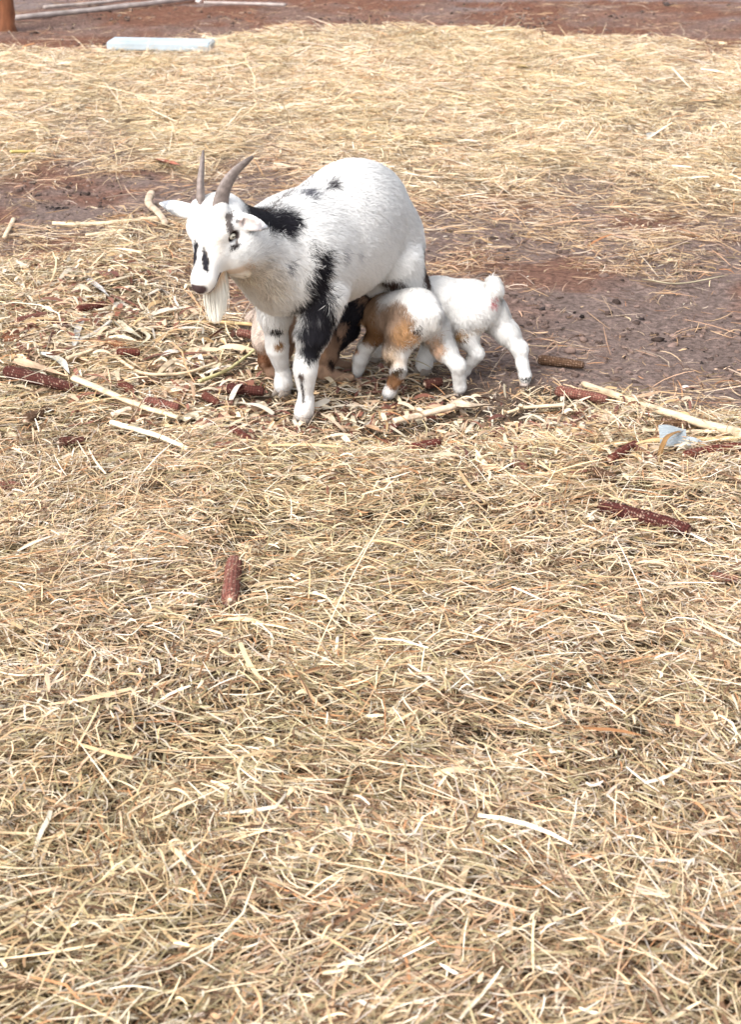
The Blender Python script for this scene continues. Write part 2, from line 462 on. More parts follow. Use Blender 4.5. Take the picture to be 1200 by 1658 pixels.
# ------------------------------------------------------------------ implicit surfaces
class Field:
    def __init__(s, lo, hi, h):
        s.lo = np.array(lo, float); s.h = h
        s.n = np.ceil((np.array(hi) - s.lo) / h).astype(int) + 1
        s.F = np.full(s.n, .08, np.float32)
        s.ax = [s.lo[i] + h * np.arange(s.n[i]) for i in range(3)]
    def _win(s, lo, hi):
        a = np.maximum(np.floor((np.array(lo) - s.lo) / s.h).astype(int), 0)
        b = np.minimum(np.ceil((np.array(hi) - s.lo) / s.h).astype(int) + 1, s.n)
        sl = tuple(slice(a[i], b[i]) for i in range(3))
        X, Y, Z = np.meshgrid(s.ax[0][sl[0]], s.ax[1][sl[1]], s.ax[2][sl[2]], indexing='ij', sparse=True)
        return sl, X, Y, Z
    def _mix(s, sl, d, k, sub):
        A = s.F[sl]
        if sub:
            d = -d; h = np.maximum(k - np.abs(A - d), 0) / k
            s.F[sl] = np.maximum(A, d) + h * h * k * .25
        else:
            h = np.maximum(k - np.abs(A - d), 0) / k
            s.F[sl] = np.minimum(A, d) - h * h * k * .25
    def cone(s, a, b, ra, rb, k=.02, sub=False):
        a, b = np.array(a, float), np.array(b, float); m = max(ra, rb) + k + 2 * s.h
        sl, X, Y, Z = s._win(np.minimum(a, b) - m, np.maximum(a, b) + m)
        ab = b - a; L2 = ab @ ab
        t = np.clip(((X - a[0]) * ab[0] + (Y - a[1]) * ab[1] + (Z - a[2]) * ab[2]) / L2, 0, 1)
        d = np.sqrt((X - a[0] - t * ab[0]) ** 2 + (Y - a[1] - t * ab[1]) ** 2 + (Z - a[2] - t * ab[2]) ** 2) - (ra + (rb - ra) * t)
        s._mix(sl, d, k, sub)
    def ell(s, c, r, k=.02, R=None, sub=False):
        c = np.array(c, float); r = np.array(r, float); m = r.max() + k + 2 * s.h
        sl, X, Y, Z = s._win(c - m, c + m)
        dx, dy, dz = X - c[0], Y - c[1], Z - c[2]
        if R is None: q = (dx, dy, dz)
        else:
            R = np.array(R)      # rows = axes of the ellipsoid
            q = [R[i][0] * dx + R[i][1] * dy + R[i][2] * dz for i in range(3)]
        k0 = np.sqrt((q[0] / r[0]) ** 2 + (q[1] / r[1]) ** 2 + (q[2] / r[2]) ** 2)
        k1 = np.sqrt((q[0] / r[0] ** 2) ** 2 + (q[1] / r[1] ** 2) ** 2 + (q[2] / r[2] ** 2) ** 2)
        d = k0 * (k0 - 1) / np.maximum(k1, 1e-6)
        s._mix(sl, d, k, sub)
    def chain(s, pts, k=.015):
        for (p, r), (q, t) in zip(pts[:-1], pts[1:]): s.cone(p, q, r, t, k)
    def mesh(s):
        F = s.F; I = F < 0
        nx, ny, nz = F.shape
        cnt = np.zeros((nx - 1, ny - 1, nz - 1), np.int8)
        off = [(a, b, c) for a in (0, 1) for b in (0, 1) for c in (0, 1)]
        for a, b, c in off: cnt += I[a:nx - 1 + a, b:ny - 1 + b, c:nz - 1 + c]
        act = np.argwhere((cnt > 0) & (cnt < 8))
        gid = np.full(cnt.shape, -1, np.int32); gid[act[:, 0], act[:, 1], act[:, 2]] = np.arange(len(act))
        val = np.stack([F[act[:, 0] + a, act[:, 1] + b, act[:, 2] + c] for a, b, c in off], 1).astype(float)
        P = np.zeros((len(act), 3)); N = np.zeros(len(act))
        offa = np.array(off, float)
        for i in range(8):
            for j in range(i + 1, 8):
                if abs(offa[i] - offa[j]).sum() != 1: continue
                m = (val[:, i] < 0) != (val[:, j] < 0)
                t = val[m, i] / (val[m, i] - val[m, j])
                P[m] += offa[i] + t[:, None] * (offa[j] - offa[i]); N[m] += 1
        V = s.lo + s.h * (act + P / N[:, None])
        quads = []
        for ax in range(3):
            u, w = [(1, 2), (2, 0), (0, 1)][ax]
            sa = [slice(None)] * 3; sb = [slice(None)] * 3
            sa[ax] = slice(0, -1); sb[ax] = slice(1, None)
            A, B = I[tuple(sa)], I[tuple(sb)]
            e = np.argwhere(A != B)
            e = e[(e[:, u] > 0) & (e[:, w] > 0) & (e[:, u] < F.shape[u] - 1) & (e[:, w] < F.shape[w] - 1)]
            inside = A[e[:, 0], e[:, 1], e[:, 2]]
            def g(du, dw):
                q = e.copy(); q[:, u] += du; q[:, w] += dw
                return gid[q[:, 0], q[:, 1], q[:, 2]]
            Q = np.stack([g(-1, -1), g(0, -1), g(0, 0), g(-1, 0)], 1)
            Q[~inside] = Q[~inside][:, ::-1]
            quads.append(Q)
        Q = np.concatenate(quads); Q = Q[(Q >= 0).all(1)]
        return V, Q
def smooth_mesh(V, Q, it=2):
    E = np.concatenate([Q[:, [0, 1]], Q[:, [1, 2]], Q[:, [2, 3]], Q[:, [3, 0]]]); E = np.concatenate([E, E[:, ::-1]])
    deg = np.bincount(E[:, 0], minlength=len(V)).astype(float)
    for _ in range(it):
        S_ = np.stack([np.bincount(E[:, 0], V[E[:, 1], i], minlength=len(V)) for i in range(3)], 1) / deg[:, None]
        V = V * .5 + S_ * .5
    return V
def vnormals(V, Q):
    n = np.cross(V[Q[:, 2]] - V[Q[:, 0]], V[Q[:, 3]] - V[Q[:, 1]])
    N = np.zeros_like(V)
    for i in range(4):
        for a in range(3): N[:, a] += np.bincount(Q[:, i], n[:, a], minlength=len(V))
    return N / np.maximum(np.linalg.norm(N, axis=1, keepdims=True), 1e-12)

def fur_mesh(V, Q, N, count, length_fn, flow_fn, color_fn, width, seed, lift=.28, jitter=.22, clump=.35, nv=(.26, .09)):
    g = np.random.default_rng(seed)
    area = .5 * np.linalg.norm(np.cross(V[Q[:, 2]] - V[Q[:, 0]], V[Q[:, 3]] - V[Q[:, 1]]), axis=1)
    cdf = np.cumsum(area); cdf /= cdf[-1]
    q = np.searchsorted(cdf, g.random(count)); q = np.minimum(q, len(Q) - 1)
    a, b = g.random(count), g.random(count)
    ws = np.stack([(1 - a) * (1 - b), a * (1 - b), a * b, (1 - a) * b], 1)[..., None]
    P = (V[Q[q]] * ws).sum(1); n = (N[Q[q]] * ws).sum(1); n /= np.linalg.norm(n, axis=1, keepdims=True)
    L = length_fn(P, n); k = L > 0
    P, n, L = P[k], n[k], L[k]; m = len(P)
    L = L * g.uniform(.65, 1.25, m)
    fl = flow_fn(P, n)
    cl = np.stack([fbm3(P, 45, 2, 5 + i) - .5 for i in range(3)], 1) * 2 * clump
    d = fl + cl + g.normal(0, jitter, (m, 3))
    d = d - (d * n).sum(1, keepdims=True) * n
    d /= np.maximum(np.linalg.norm(d, axis=1, keepdims=True), 1e-6)
    up = lift * g.uniform(.5, 1.5, m)[:, None]
    d1 = d + n * (up + .25); d1 /= np.linalg.norm(d1, axis=1, keepdims=True)
    d2 = d + n * (up * .4 - .1) + np.array([0, 0, -.18]); d2 /= np.linalg.norm(d2, axis=1, keepdims=True)
    side = np.cross(n, d); side /= np.maximum(np.linalg.norm(side, axis=1, keepdims=True), 1e-6)
    w = width * g.uniform(.7, 1.3, m)[:, None] / 2
    p0 = P - n * .001; p1 = p0 + d1 * L[:, None] * .5; p2 = p1 + d2 * L[:, None] * .5
    vv = np.stack([p0 + side * w, p0 - side * w, p1 + side * w * .8, p1 - side * w * .8, p2], 1)
    i = np.arange(m)[:, None] * 5
    quads = i + np.array([[0, 1, 3, 2]]); tris = i + np.array([[2, 3, 4]])
    c = color_fn(P - d * (g.random((m, 1)) ** 2 * .6 * L[:, None] + np.abs(g.normal(0, .002, (m, 1))) * (L[:, None] > .005)), n)[:, None, :] * g.uniform(.9, 1.06, (m, 1, 1)) * np.array([.93, .93, 1.0, 1.0, 1.05])[None, :, None]
    nn = np.repeat((n + d * .12 + cl * nv[0])[:, None, :] + g.normal(0, nv[1], (m, 1, 3)), 5, 1)
    nn /= np.linalg.norm(nn, axis=2, keepdims=True)
    return vv.reshape(-1, 3), [quads, tris], np.clip(c, .003, .92).reshape(-1, 3), nn.reshape(-1, 3)

def tube(path, radii, nseg=12, squash=None, cap=True, ref=None):
    """path: (n,3) -> verts, quads list"""
    path = np.array(path, float); n = len(path)
    T = np.gradient(path, axis=0); T /= np.linalg.norm(T, axis=1, keepdims=True)
    if ref is None: ref = np.array([0, 0, 1.0]) if abs(T[0][2]) < .9 else np.array([1.0, 0, 0])
    V = []
    for i in range(n):
        u = ref - (ref @ T[i]) * T[i]; u /= np.linalg.norm(u); ref = u
        w = np.cross(T[i], u)
        a = np.linspace(0, 2 * np.pi, nseg, endpoint=False)
        r = radii[i] if np.ndim(radii[i]) else np.full(nseg, radii[i])
        ru, rw = (1, 1) if squash is None else squash
        V.append(path[i] + (np.cos(a) * r * ru)[:, None] * u + (np.sin(a) * r * rw)[:, None] * w)
    V = np.concatenate(V)
    j = np.arange(nseg); F = []
    for i in range(n - 1):
        F.append(np.stack([i * nseg + j, i * nseg + (j + 1) % nseg, (i + 1) * nseg + (j + 1) % nseg, (i + 1) * nseg + j], 1))
    F = np.concatenate(F); tr = np.zeros((0, 3), int)
    if cap:
        V = np.concatenate([V, path[:1], path[-1:]]); a, b = len(V) - 2, len(V) - 1
        tr = np.concatenate([np.stack([np.full(nseg, a), (j + 1) % nseg, j], 1), np.stack([np.full(nseg, b), (n - 1) * nseg + j, (n - 1) * nseg + (j + 1) % nseg], 1)])
    return V, F, tr
def bez(pts, n=16):
    pts = np.array(pts, float); t = np.linspace(0, 1, n)
    if len(pts) == 2: return pts[0] + (pts[1] - pts[0]) * t[:, None]
    # Catmull-Rom through the points
    P = np.concatenate([[2 * pts[0] - pts[1]], pts, [2 * pts[-1] - pts[-2]]])
    u = t * (len(pts) - 1); i = np.minimum(u.astype(int), len(pts) - 2); f = (u - i)[:, None]
    p0, p1, p2, p3 = P[i], P[i + 1], P[i + 2], P[i + 3]
    return .5 * (2 * p1 + (p2 - p0) * f + (2 * p0 - 5 * p1 + 4 * p2 - p3) * f ** 2 + (3 * p1 - p0 - 3 * p2 + p3) * f ** 3)

def hoof(parent, x, y, yaw, size, col):
    """cloven hoof: two toes side by side"""
    V, F, T, C, o = [], [], [], [], 0
    for s in (-1, 1):
        prof = [(0.0, 1.0), (.5, .93), (1.0, .74)]
        n = 12; a = np.linspace(0, 2 * np.pi, n, endpoint=False)
        vs = []
        for hgt, sc in prof:
            ex = np.cos(a) * size * (1.0 if True else 1) * sc + size * (.25 - .3 * hgt)
            ey = s * size * .46 + np.sin(a) * size * .44 * sc * (1 - .28 * np.clip(np.cos(a), 0, 1))
            vs.append(np.stack([ex, ey, np.full(n, hgt * size * 1.05 + .001)], 1))
        vs = np.concatenate(vs); vs = np.concatenate([vs, [[size * .25, s * size * .46, .001]], [[-.02 * size, s * size * .46, size * 1.07]]])
        j = np.arange(n)
        for i in range(2): F.append(o + np.stack([i * n + j, i * n + (j + 1) % n, (i + 1) * n + (j + 1) % n, (i + 1) * n + j], 1))
        T.append(o + np.stack([np.full(n, 3 * n), (j + 1) % n, j], 1)); T.append(o + np.stack([np.full(n, 3 * n + 1), 2 * n + j, 2 * n + (j + 1) % n], 1))
        V.append(vs); o += len(vs)
    V = np.concatenate(V); c, s_ = math.cos(yaw), math.sin(yaw)
    V = np.stack([x + V[:, 0] * c - V[:, 1] * s_, y + V[:, 0] * s_ + V[:, 1] * c, V[:, 2]], 1)
    C = np.tile(np.array(col), (len(V), 1)) * (.8 + .3 * (V[:, 2:3] / size))
    return mesh_obj('hoof', V, [np.concatenate(F), np.concatenate(T)], M_HOOF, parent, colors=C)

def patches_color(base, plist, seed):
    base = np.array(base)
    def f(P, n):
        w1 = fbm3(P, 28, 3, seed) - .5; w2 = fbm3(P * (1, 1, .3), 170, 2, seed + 9) - .5
        c = np.tile(base, (len(P), 1)) * (.94 + .12 * fbm3(P, 12, 2, seed + 3))[:, None]
        for p in plist:
            ctr, rad, colr = p[0], p[1], p[2]; soft = p[3] if len(p) > 3 else .25
            side = p[4] if len(p) > 4 else None
            q = (P - np.array(ctr)) / np.array(rad)
            d = np.sqrt((q * q).sum(1)) + w1 * .7 + w2 * .5
            m = 1 - sstep(1 - soft, 1 + soft * .4, d)
            if side is not None: m = m * (((n * np.array(side)).sum(1) > 0) * 1.0)
            colr = np.array(colr) * (1 + 1.3 * w2[:, None])
            c = c * (1 - m[:, None]) + colr * m[:, None]
        return np.clip(c, .004, .9)
    return f

# ------------------------------------------------------------------ mother goat
WHITE = (.83, .825, .81); CREAM = (.74, .62, .46); BLACK = (.018, .017, .022); DBROWN = (.055, .030, .022)
TAN = (.33, .23, .165); ORANGE = (.36, .19, .095); PINK = (.62, .30, .28)

def mother():
    Fx, Fy = -.652, -.758
    yaw = math.atan2(Fy, Fx)
    root = empty('nanny_goat', (-.070, 4.121, 0), yaw)
    tag(root, 'large white horned nanny goat with black patches and cream beard standing over her kids', 'goat')
    G = Field((-.42, -.24, -.02), (.64, .26, .68), .0042)
    # trunk
    G.ell((.040, 0, .396), (.190, .130, .147), .03)
    G.ell((-.040, 0, .437), (.130, .108, .140), .05)
    G.ell((.17, 0, .393), (.130, .104, .134), .05)
    G.ell((.185, 0, .435), (.10, .062, .080), .05)
    G.ell((-.115, 0, .424), (.094, .080, .116), .05)
    G.ell((-.162, 0, .375), (.042, .055, .090), .04)
    G.ell((.240, 0, .37), (.050, .064, .090), .04)        # brisket
    # neck
    G.cone((.22, 0, .412), (.37, .003, .470), .088, .060, .05)
    G.cone((.25, 0, .37), (.37, .004, .452), .056, .044, .055)
    # head frame
    psi, pit, HS = math.radians(14), math.radians(55), 1.09
    hf = np.array([math.cos(pit) * math.cos(psi), math.cos(pit) * math.sin(psi), -math.sin(pit)])
    hl = np.array([-math.sin(psi), math.cos(psi), 0.])
    hu = np.array([math.sin(pit) * math.cos(psi), math.sin(pit) * math.sin(psi), math.cos(pit)])
    HO = np.array([.436, .001, .502]); R = np.stack([hf, hl, hu])
    def H(f, l, u): return HO + HS * (f * hf + l * hl + u * hu)
    def hell(c, r, k=.02, R=None, sub=False): G.ell(c, [q * HS for q in r], k, R, sub)
    def hcone(a, b, ra, rb, k=.02, sub=False): G.cone(a, b, ra * HS, rb * HS, k, sub)
    G.cone((.37, .005, .478), H(-.035, 0, -.024), .064, .050, .055)
    hell(H(-.022, 0, -.008), (.058, .051, .052), .03, R)
    hcone(H(.0, 0, -.012), H(.092, 0, -.016), .044, .0235, .025)
    hell(H(.104, 0, -.019), (.028, .0255, .024), .015, R)
    hcone(H(-.002, 0, -.038), H(.088, 0, -.040), .031, .016, .02)
    hell(H(.108, 0, -.037), (.017, .017, .011), .008, R)
    for s in (-1, 1):
        hell(H(-.002, s * .034, .016), (.024, .016, .016), .018, R)
        hell(H(-.010, s * .026, -.030), (.034, .022, .030), .015, R)
        hell(H(.008, s * .052, .000), (.013, .010, .010), .006, R, sub=True)
        # nostrils and mouth slit
        hcone(H(.130, s * .010, -.010), H(.120, s * .020, -.005), .0035, .002, .004, sub=True)
        hcone(H(.128, s * .004, -.030), H(.078, s * .030, -.038), .0022, .0020, .003, sub=True)
        # horn bosses
        hell(H(-.030, s * .024, .036), (.022, .019, .016), .012, R)
    # ears
    def ear(s, d, length):
        b = H(-.030, s * .044, .002)
        d = np.array(d, float); d /= np.linalg.norm(d)
        nrm = np.cross(d, hl * 0 + np.array([0, 0, 1.])); nrm /= np.linalg.norm(nrm)
        up = np.cross(nrm, d)
        RR = np.stack([d, up, nrm])
        G.ell(b + d * length * .46, (length * .50, .0195, .0075), .012, RR)
        G.cone(b + d * length * .6, b + d * length * 1.04, .0085, .003, .012)
        G.cone(b - d * .01, b + d * .02, .016, .014, .012)
        G.ell(b + d * length * .58 + nrm * .0075, (length * .36, .012, .0055), .004, RR, sub=True)
        return b, d, nrm
    e1 = ear(1, -hf * .10 + hl * 1.0 + np.array([0, 0, -.22]), .078)
    e2 = ear(-1, -hf * .10 - hl * 1.0 + np.array([0, 0, .03]), .100)
    # front legs
    G.ell((.165, .078, .375), (.075, .042, .105), .04)
    G.ell((.155, -.078, .375), (.075, .042, .105), .04)
    G.chain([((.165, .085, .31), .050), ((.200, .082, .215), .034), ((.222, .080, .150), .0235), ((.224, .080, .128), .0245), ((.224, .080, .100), .018), ((.224, .080, .055), .0165), ((.232, .080, .032), .020), ((.238, .080, .027), .0155)], .016)
    G.chain([((.150, -.085, .31), .050), ((.150, -.088, .215), .034), ((.146, -.088, .155), .0235), ((.144, -.088, .130), .0245), ((.136, -.088, .100), .018), ((.124, -.088, .055), .0165), ((.126, -.088, .032), .020), ((.130, -.088, .027), .0155)], .016)
    # hind legs
    for s, fx in ((1, -.231), (-1, -.215)):
        G.ell((-.145, s * .064, .345), (.075, .042, .105), .035)
        G.chain([((-.130, s * .074, .325), .056), ((-.168, s * .080, .258), .040), ((-.238, s * .080, .195), .025), ((fx - .025, s * .080, .165), .022), ((fx - .012, s * .080, .120), .0165), ((fx - .004, s * .080, .055), .0160), ((fx + .004, s * .080, .030), .019), ((fx + .008, s * .080, .027), .0155)], .016)
    # flank fold, udder
    G.ell((-.165, 0, .262), (.075, .070, .055), .03)
    for s in (-1, 1): G.cone((-.155, s * .035, .235), (-.150, s * .040, .195), .016, .008, .02)
    # tail
    G.chain([((-.195, 0, .430), .020), ((-.225, .01, .395), .018), ((-.238, .02, .345), .015), ((-.244, .025, .300), .006)], .015)
    V, Q = G.mesh(); V = smooth_mesh(V, Q, 1); N = vnormals(V, Q)
    hc = lambda P: (P - HO) @ R.T / HS
    PL = COATS['mother'](H)
    base_f = patches_color(WHITE, PL, 11)
    def color(P, n):
        c = base_f(P, n)
        q = hc(P)
        def put(m, colr):
            nonlocal c
            c = c * (1 - m[:, None]) + np.array(colr) * m[:, None]
        f, l, u = q[:, 0], q[:, 1], q[:, 2]
        al = np.abs(l)
        head = (f > -.07) & (f < .16) & (al < .07) & (np.abs(u) < .09)
        dirt = sstep(.10, .0, P[:, 2]) * (.10 + .45 * sstep(.45, .7, fbm3(P, 60, 3, 15)))
        put(dirt, (.50, .40, .30))
        warm = .30 * sstep(.5, .75, fbm3(P, 14, 3, 44)) * head
        put(warm, (.72, .62, .50))
        # nose pad, mouth, lips
        put(((1 - sstep(.013, .017, np.hypot((f - .134) / 1.1, (u + .004) / 1.0) )) * head), (.07, .045, .045))
        mouth = (1 - sstep(.0030, .0055, np.abs(u + .034 - (f - .10) * .12))) * (f > .074) * (f < .140) * head
        put(mouth, (.09, .05, .05))
        # eye rim
        re = np.hypot((f - .007), (u - .001) * 1.3)
        put((1 - sstep(.0115, .0145, re)) * (al > .030) * head, (.035, .025, .025))
        put((1 - sstep(.4, 1, np.hypot((f - .026) / .014, (u + .012) / .008))) * (al > .03) * (l > 0) * head, (.03, .022, .022))
        put((1 - sstep(.4, 1, np.hypot((f + .022) / .006, (u - .012) / .009))) * (al > .03) * (l > 0) * head * .8, (.06, .045, .04))
        # two dark patches over the nose bridge
        wob = (fbm3(P, 160, 2, 77) - .5) * .8
        put((1 - sstep(.75, 1.1, np.hypot((f - .058) / .026, (l + .018) / .0095) + wob)) * (u > -.022) * head, BLACK)
        put((1 - sstep(.75, 1.1, np.hypot((f - .070) / .024, (l - .010 - .20 * (f - .070)) / .0085) + wob)) * (u > -.022) * head, BLACK)
        put(.25 * (1 - sstep(.5, 1.3, np.hypot((f - .0) / .05, (l - .02) / .03) + wob)) * (u > 0) * head, CREAM)
        # chin tint
        put(.55 * (1 - sstep(.5, 1.2, np.hypot((f - .065) / .04, (u + .065) / .014))) * head, (.62, .40, .22))
        # inner ears
        for b, d, nrm in (e1, e2):
            t = (P - b) @ d; lat = np.linalg.norm(P - b - t[:, None] * d, axis=1)
            inn = (t > .02) * (t < .075) * (lat < .016) * ((n @ nrm) > .35)
            put(inn * .45, (.50, .34, .29))
            sp = sstep(.035, .075, t) * (t < .12) * (lat < .03) * sstep(.42, .56, fbm3(P, 130, 2, 4))
            put(sp * .8, (.15, .17, .21))
        # the dark line running down in front of the near ear
        bb = e1[0]
        w_ = P - bb
        s1 = (w_ @ hl); s2 = (w_ @ np.array([0, 0, 1.]))
        put(((np.abs(s1 - .004 + .22 * s2) < .0034) * (s2 > -.050) * (s2 < .016) * (l > .03)) * .85, DBROWN)
        return np.clip(c, .004, .9)
    skin = np.clip(color(V, N), 0, .9)
    # pink skin low on the udder
    body = mesh_obj('body', V, Q, M_SKIN, root, colors=skin * .95)
    # coat
    def length(P, n):
        q = hc(P); f = q[:, 0]
        hd = np.linalg.norm(q / (1.6, 1, 1), axis=1)
        L = .009 + .013 * sstep(.10, .30, P[:, 2])
        L = np.where((P[:, 0] > .12) & (P[:, 0] < .36) & (P[:, 2] < .46) & (P[:, 2] > .22), L + .008, L)    # brisket & chest
        L = np.where(P[:, 2] < .14, .0065, L)
        wh = sstep(.055, .15, hd); L = .0075 * (1 - wh) + L * wh
        L = np.where((q[:, 0] > .05) & (hd < .12), .0032, L)
        re = np.hypot(f - .010, q[:, 2])
        L = np.where((re < .017) & (np.abs(q[:, 1]) > .028) & (hd < .08), 0, L)
        L = np.where((f > .118) & (hd < .12), .0015, L)
        for b_, d_, n_ in (e1, e2):
            t_ = (P - b_) @ d_; lt = np.linalg.norm(P - b_ - t_[:, None] * d_, axis=1)
            L = np.where((t_ > .012) & (t_ < .12) & (lt < .030), .0035, L)
        L = np.where((P[:, 0] < -.235) & (P[:, 2] > .28) & (np.abs(P[:, 1]) < .04), .012, L)
        L = np.where(P[:, 2] < .025, 0, L)
        return L
    def flow(P, n):
        q = hc(P); w = (1 - sstep(.07, .16, np.linalg.norm(q / (1.6, 1, 1), axis=1)))[:, None]
        b = np.tile(np.array([-.75, 0, -.55]), (len(P), 1)); b[:, 1] += .3 * np.sign(P[:, 1]) * 0
        leg = (1 - sstep(.24, .34, P[:, 2]))[:, None]
        b = b * (1 - leg) + np.array([-.15, 0, -1]) * leg
        return b * (1 - w) + (-hf) * w
    v, f, c, nn = fur_mesh(V, Q, N, 150000, length, flow, color, .0016, 21, lift=.36, jitter=.26, clump=.5, nv=(.20, .07))
    mesh_obj('coat', v, f, M_FUR, root, colors=c, normals=nn)
    # horns
    for s in (-1, 1):
        hz = np.array([math.cos(psi), math.sin(psi), 0.]); up = np.array([0, 0, 1.])
        b0 = H(-.026, s * .022, .026)
        k_ = 1.0 if s > 0 else .62
        pts = [b0] + [b0 + up * z_ - hz * b_ + hl * s * l_ * k_ for z_, b_, l_ in ((.034, .003, .003), (.066, .013, .011), (.096, .036, .026), (.122, .068, .050))]
        n = 46; path = bez(pts, n); t = np.linspace(0, 1, n)
        r = np.interp(t, [0, .2, .6, .9, 1], [.0205, .0180, .0130, .0070, .0034])
        r = r * (1 + .022 * np.sin(t * 70 + 2.5 * np.sin(t * 9)) * (1 - t))
        a = np.linspace(0, 2 * np.pi, 16, endpoint=False)
        rad = [ri * (1 + .05 * np.cos(a)) for ri in r]
        v, q, tr = tube(path, rad, 16, squash=(1.12, .58), ref=-hz * .89 + hl * s * .45)
        cc = np.zeros((len(v), 3)); tt = np.concatenate([np.repeat(t, 16), [0, 1]])
        band_ = .90 + .09 * np.sin(tt * 70 + 2.5 * np.sin(tt * 9))
        cc[:] = np.array([.24, .195, .175])[None] * (band_ * (1 - .45 * sstep(.75, 1, tt)))[:, None]
        mesh_obj('horn', v, [q, tr], M_HORN, root, colors=cc)
    # eyes: horizontal slot pupil in a pale iris
    for s in (-1, 1):
        ctr = H(.007, s * .0455, .001)
        nu, nv = 40, 24; vs = [];
        u_ = np.linspace(0, 2 * np.pi, nu, endpoint=False); w_ = np.linspace(0, np.pi, nv)
        for wv in w_:
            for uv in u_: vs.append((math.sin(wv) * math.cos(uv), math.sin(wv) * math.sin(uv), math.cos(wv)))
        vs = np.array(vs)   # z axis looks out
        out = s * hl * .97 + hf * .10 + hu * .16; out /= np.linalg.norm(out)
        hz = np.array([hl[1], -hl[0], 0]); hz = hz - (hz @ out) * out; hz /= np.linalg.norm(hz); vt = np.cross(out, hz)
        X_, Y_, Z_ = vs[:, 0], vs[:, 1], vs[:, 2]
        rr = np.hypot(X_, Y_)
        col = np.tile(np.array([.03, .022, .02]), (len(vs), 1))
        iris = (rr < .88) & (Z_ > 0); col[iris] = (.50, .47, .38)
        pup = (np.abs(X_) < .50) & (np.abs(Y_) < .24) & (Z_ > 0); col[pup] = (.01, .01, .01)
        vw = ctr + .0118 * (X_[:, None] * hz + .66 * Y_[:, None] * vt + Z_[:, None] * out)
        i = np.arange(nu); q = np.concatenate([np.stack([k * nu + i, (k + 1) * nu + i, (k + 1) * nu + (i + 1) % nu, k * nu + (i + 1) % nu], 1) for k in range(nv - 1)])
        mesh_obj('eye', vw, q, M_EYE, root, colors=col)
    # beard: long cream strands hanging from the chin
    g = np.random.default_rng(5); n = 4200
    a = g.random(n) * 6.28; rr = np.sqrt(g.random(n))
    base = np.array([H(.066, 0, -.046)]) + (np.cos(a) * rr * .040)[:, None] * hf + (np.sin(a) * rr * .026)[:, None] * hl
    L = .120 * (1 - .22 * rr ** 2) * g.uniform(.72, 1.05, n)
    tipdir = np.stack([-.05 + .0 * rr, g.normal(0, .03, n), np.full(n, -1.)], 1)
    cen = H(.066, 0, -.046)
    conv = (cen + np.array([-.008, 0, 0]) - base) * .12; conv[:, 2] = 0
    m_ = np.linspace(0, 1, 6)
    P = base[:, None, :] + (tipdir * L[:, None])[:, None, :] * m_[None, :, None] + conv[:, None, :] * (m_[None, :, None] ** 2) + (g.normal(0, .004, (n, 1, 3)) * np.sin(m_ * 2.5)[None, :, None]) + np.array([0, 0, .008])
    ang = a + math.pi / 2 + psi + g.normal(0, .35, n)
    side = np.stack([np.cos(ang), np.sin(ang), 0 * ang], 1)[:, None, :] * (.0017 * np.interp(m_, [0, .7, 1], [1, .8, .15]))[None, :, None] / 2
    VV = np.stack([P + side, P - side], 2).reshape(-1, 3)
    q = np.array([[2 * i, 2 * i + 1, 2 * i + 3, 2 * i + 2] for i in range(5)])
    Fq = (np.arange(n)[:, None, None] * 12 + q[None]).reshape(-1, 4)
    top = np.array([.66, .42, .22]); bot = np.array([.86, .82, .73])
    cm = sstep(0, .45, m_)[None, :, None]
    C = (top * (1 - cm) + bot * cm) * g.uniform(.88, 1.05, (n, 1, 1)); C = np.repeat(C[:, :, None, :], 2, 2).reshape(-1, 3)
    out = np.stack([np.cos(a + psi), np.sin(a + psi), 0 * a + .25], 1); out /= np.linalg.norm(out, axis=1, keepdims=True)
    out = np.repeat(out, 12, 0)
    mesh_obj('beard', VV, Fq, M_FUR, root, colors=np.clip(C, 0, .9), normals=out)
    # wattle under the jaw
    for s in (1,):
        w0 = H(.008, .016, -.062)
        v, q, tr = tube(bez([w0, w0 + np.array([.0, .004, -.028]), w0 + np.array([.003, .006, -.060])], 12), np.interp(np.linspace(0, 1, 12), [0, .7, 1], [.0065, .008, .003]), 10)
        mesh_obj('wattle', v, [q, tr], M_SKIN, root, colors=np.tile(np.array([.74, .71, .67]), (len(v), 1)))
    for x, y in ((.238, .080), (.130, -.088), (-.222, .080), (-.206, -.080)):
        hoof(root, x, y, 0, .0232, (.26, .22, .185))
    return root

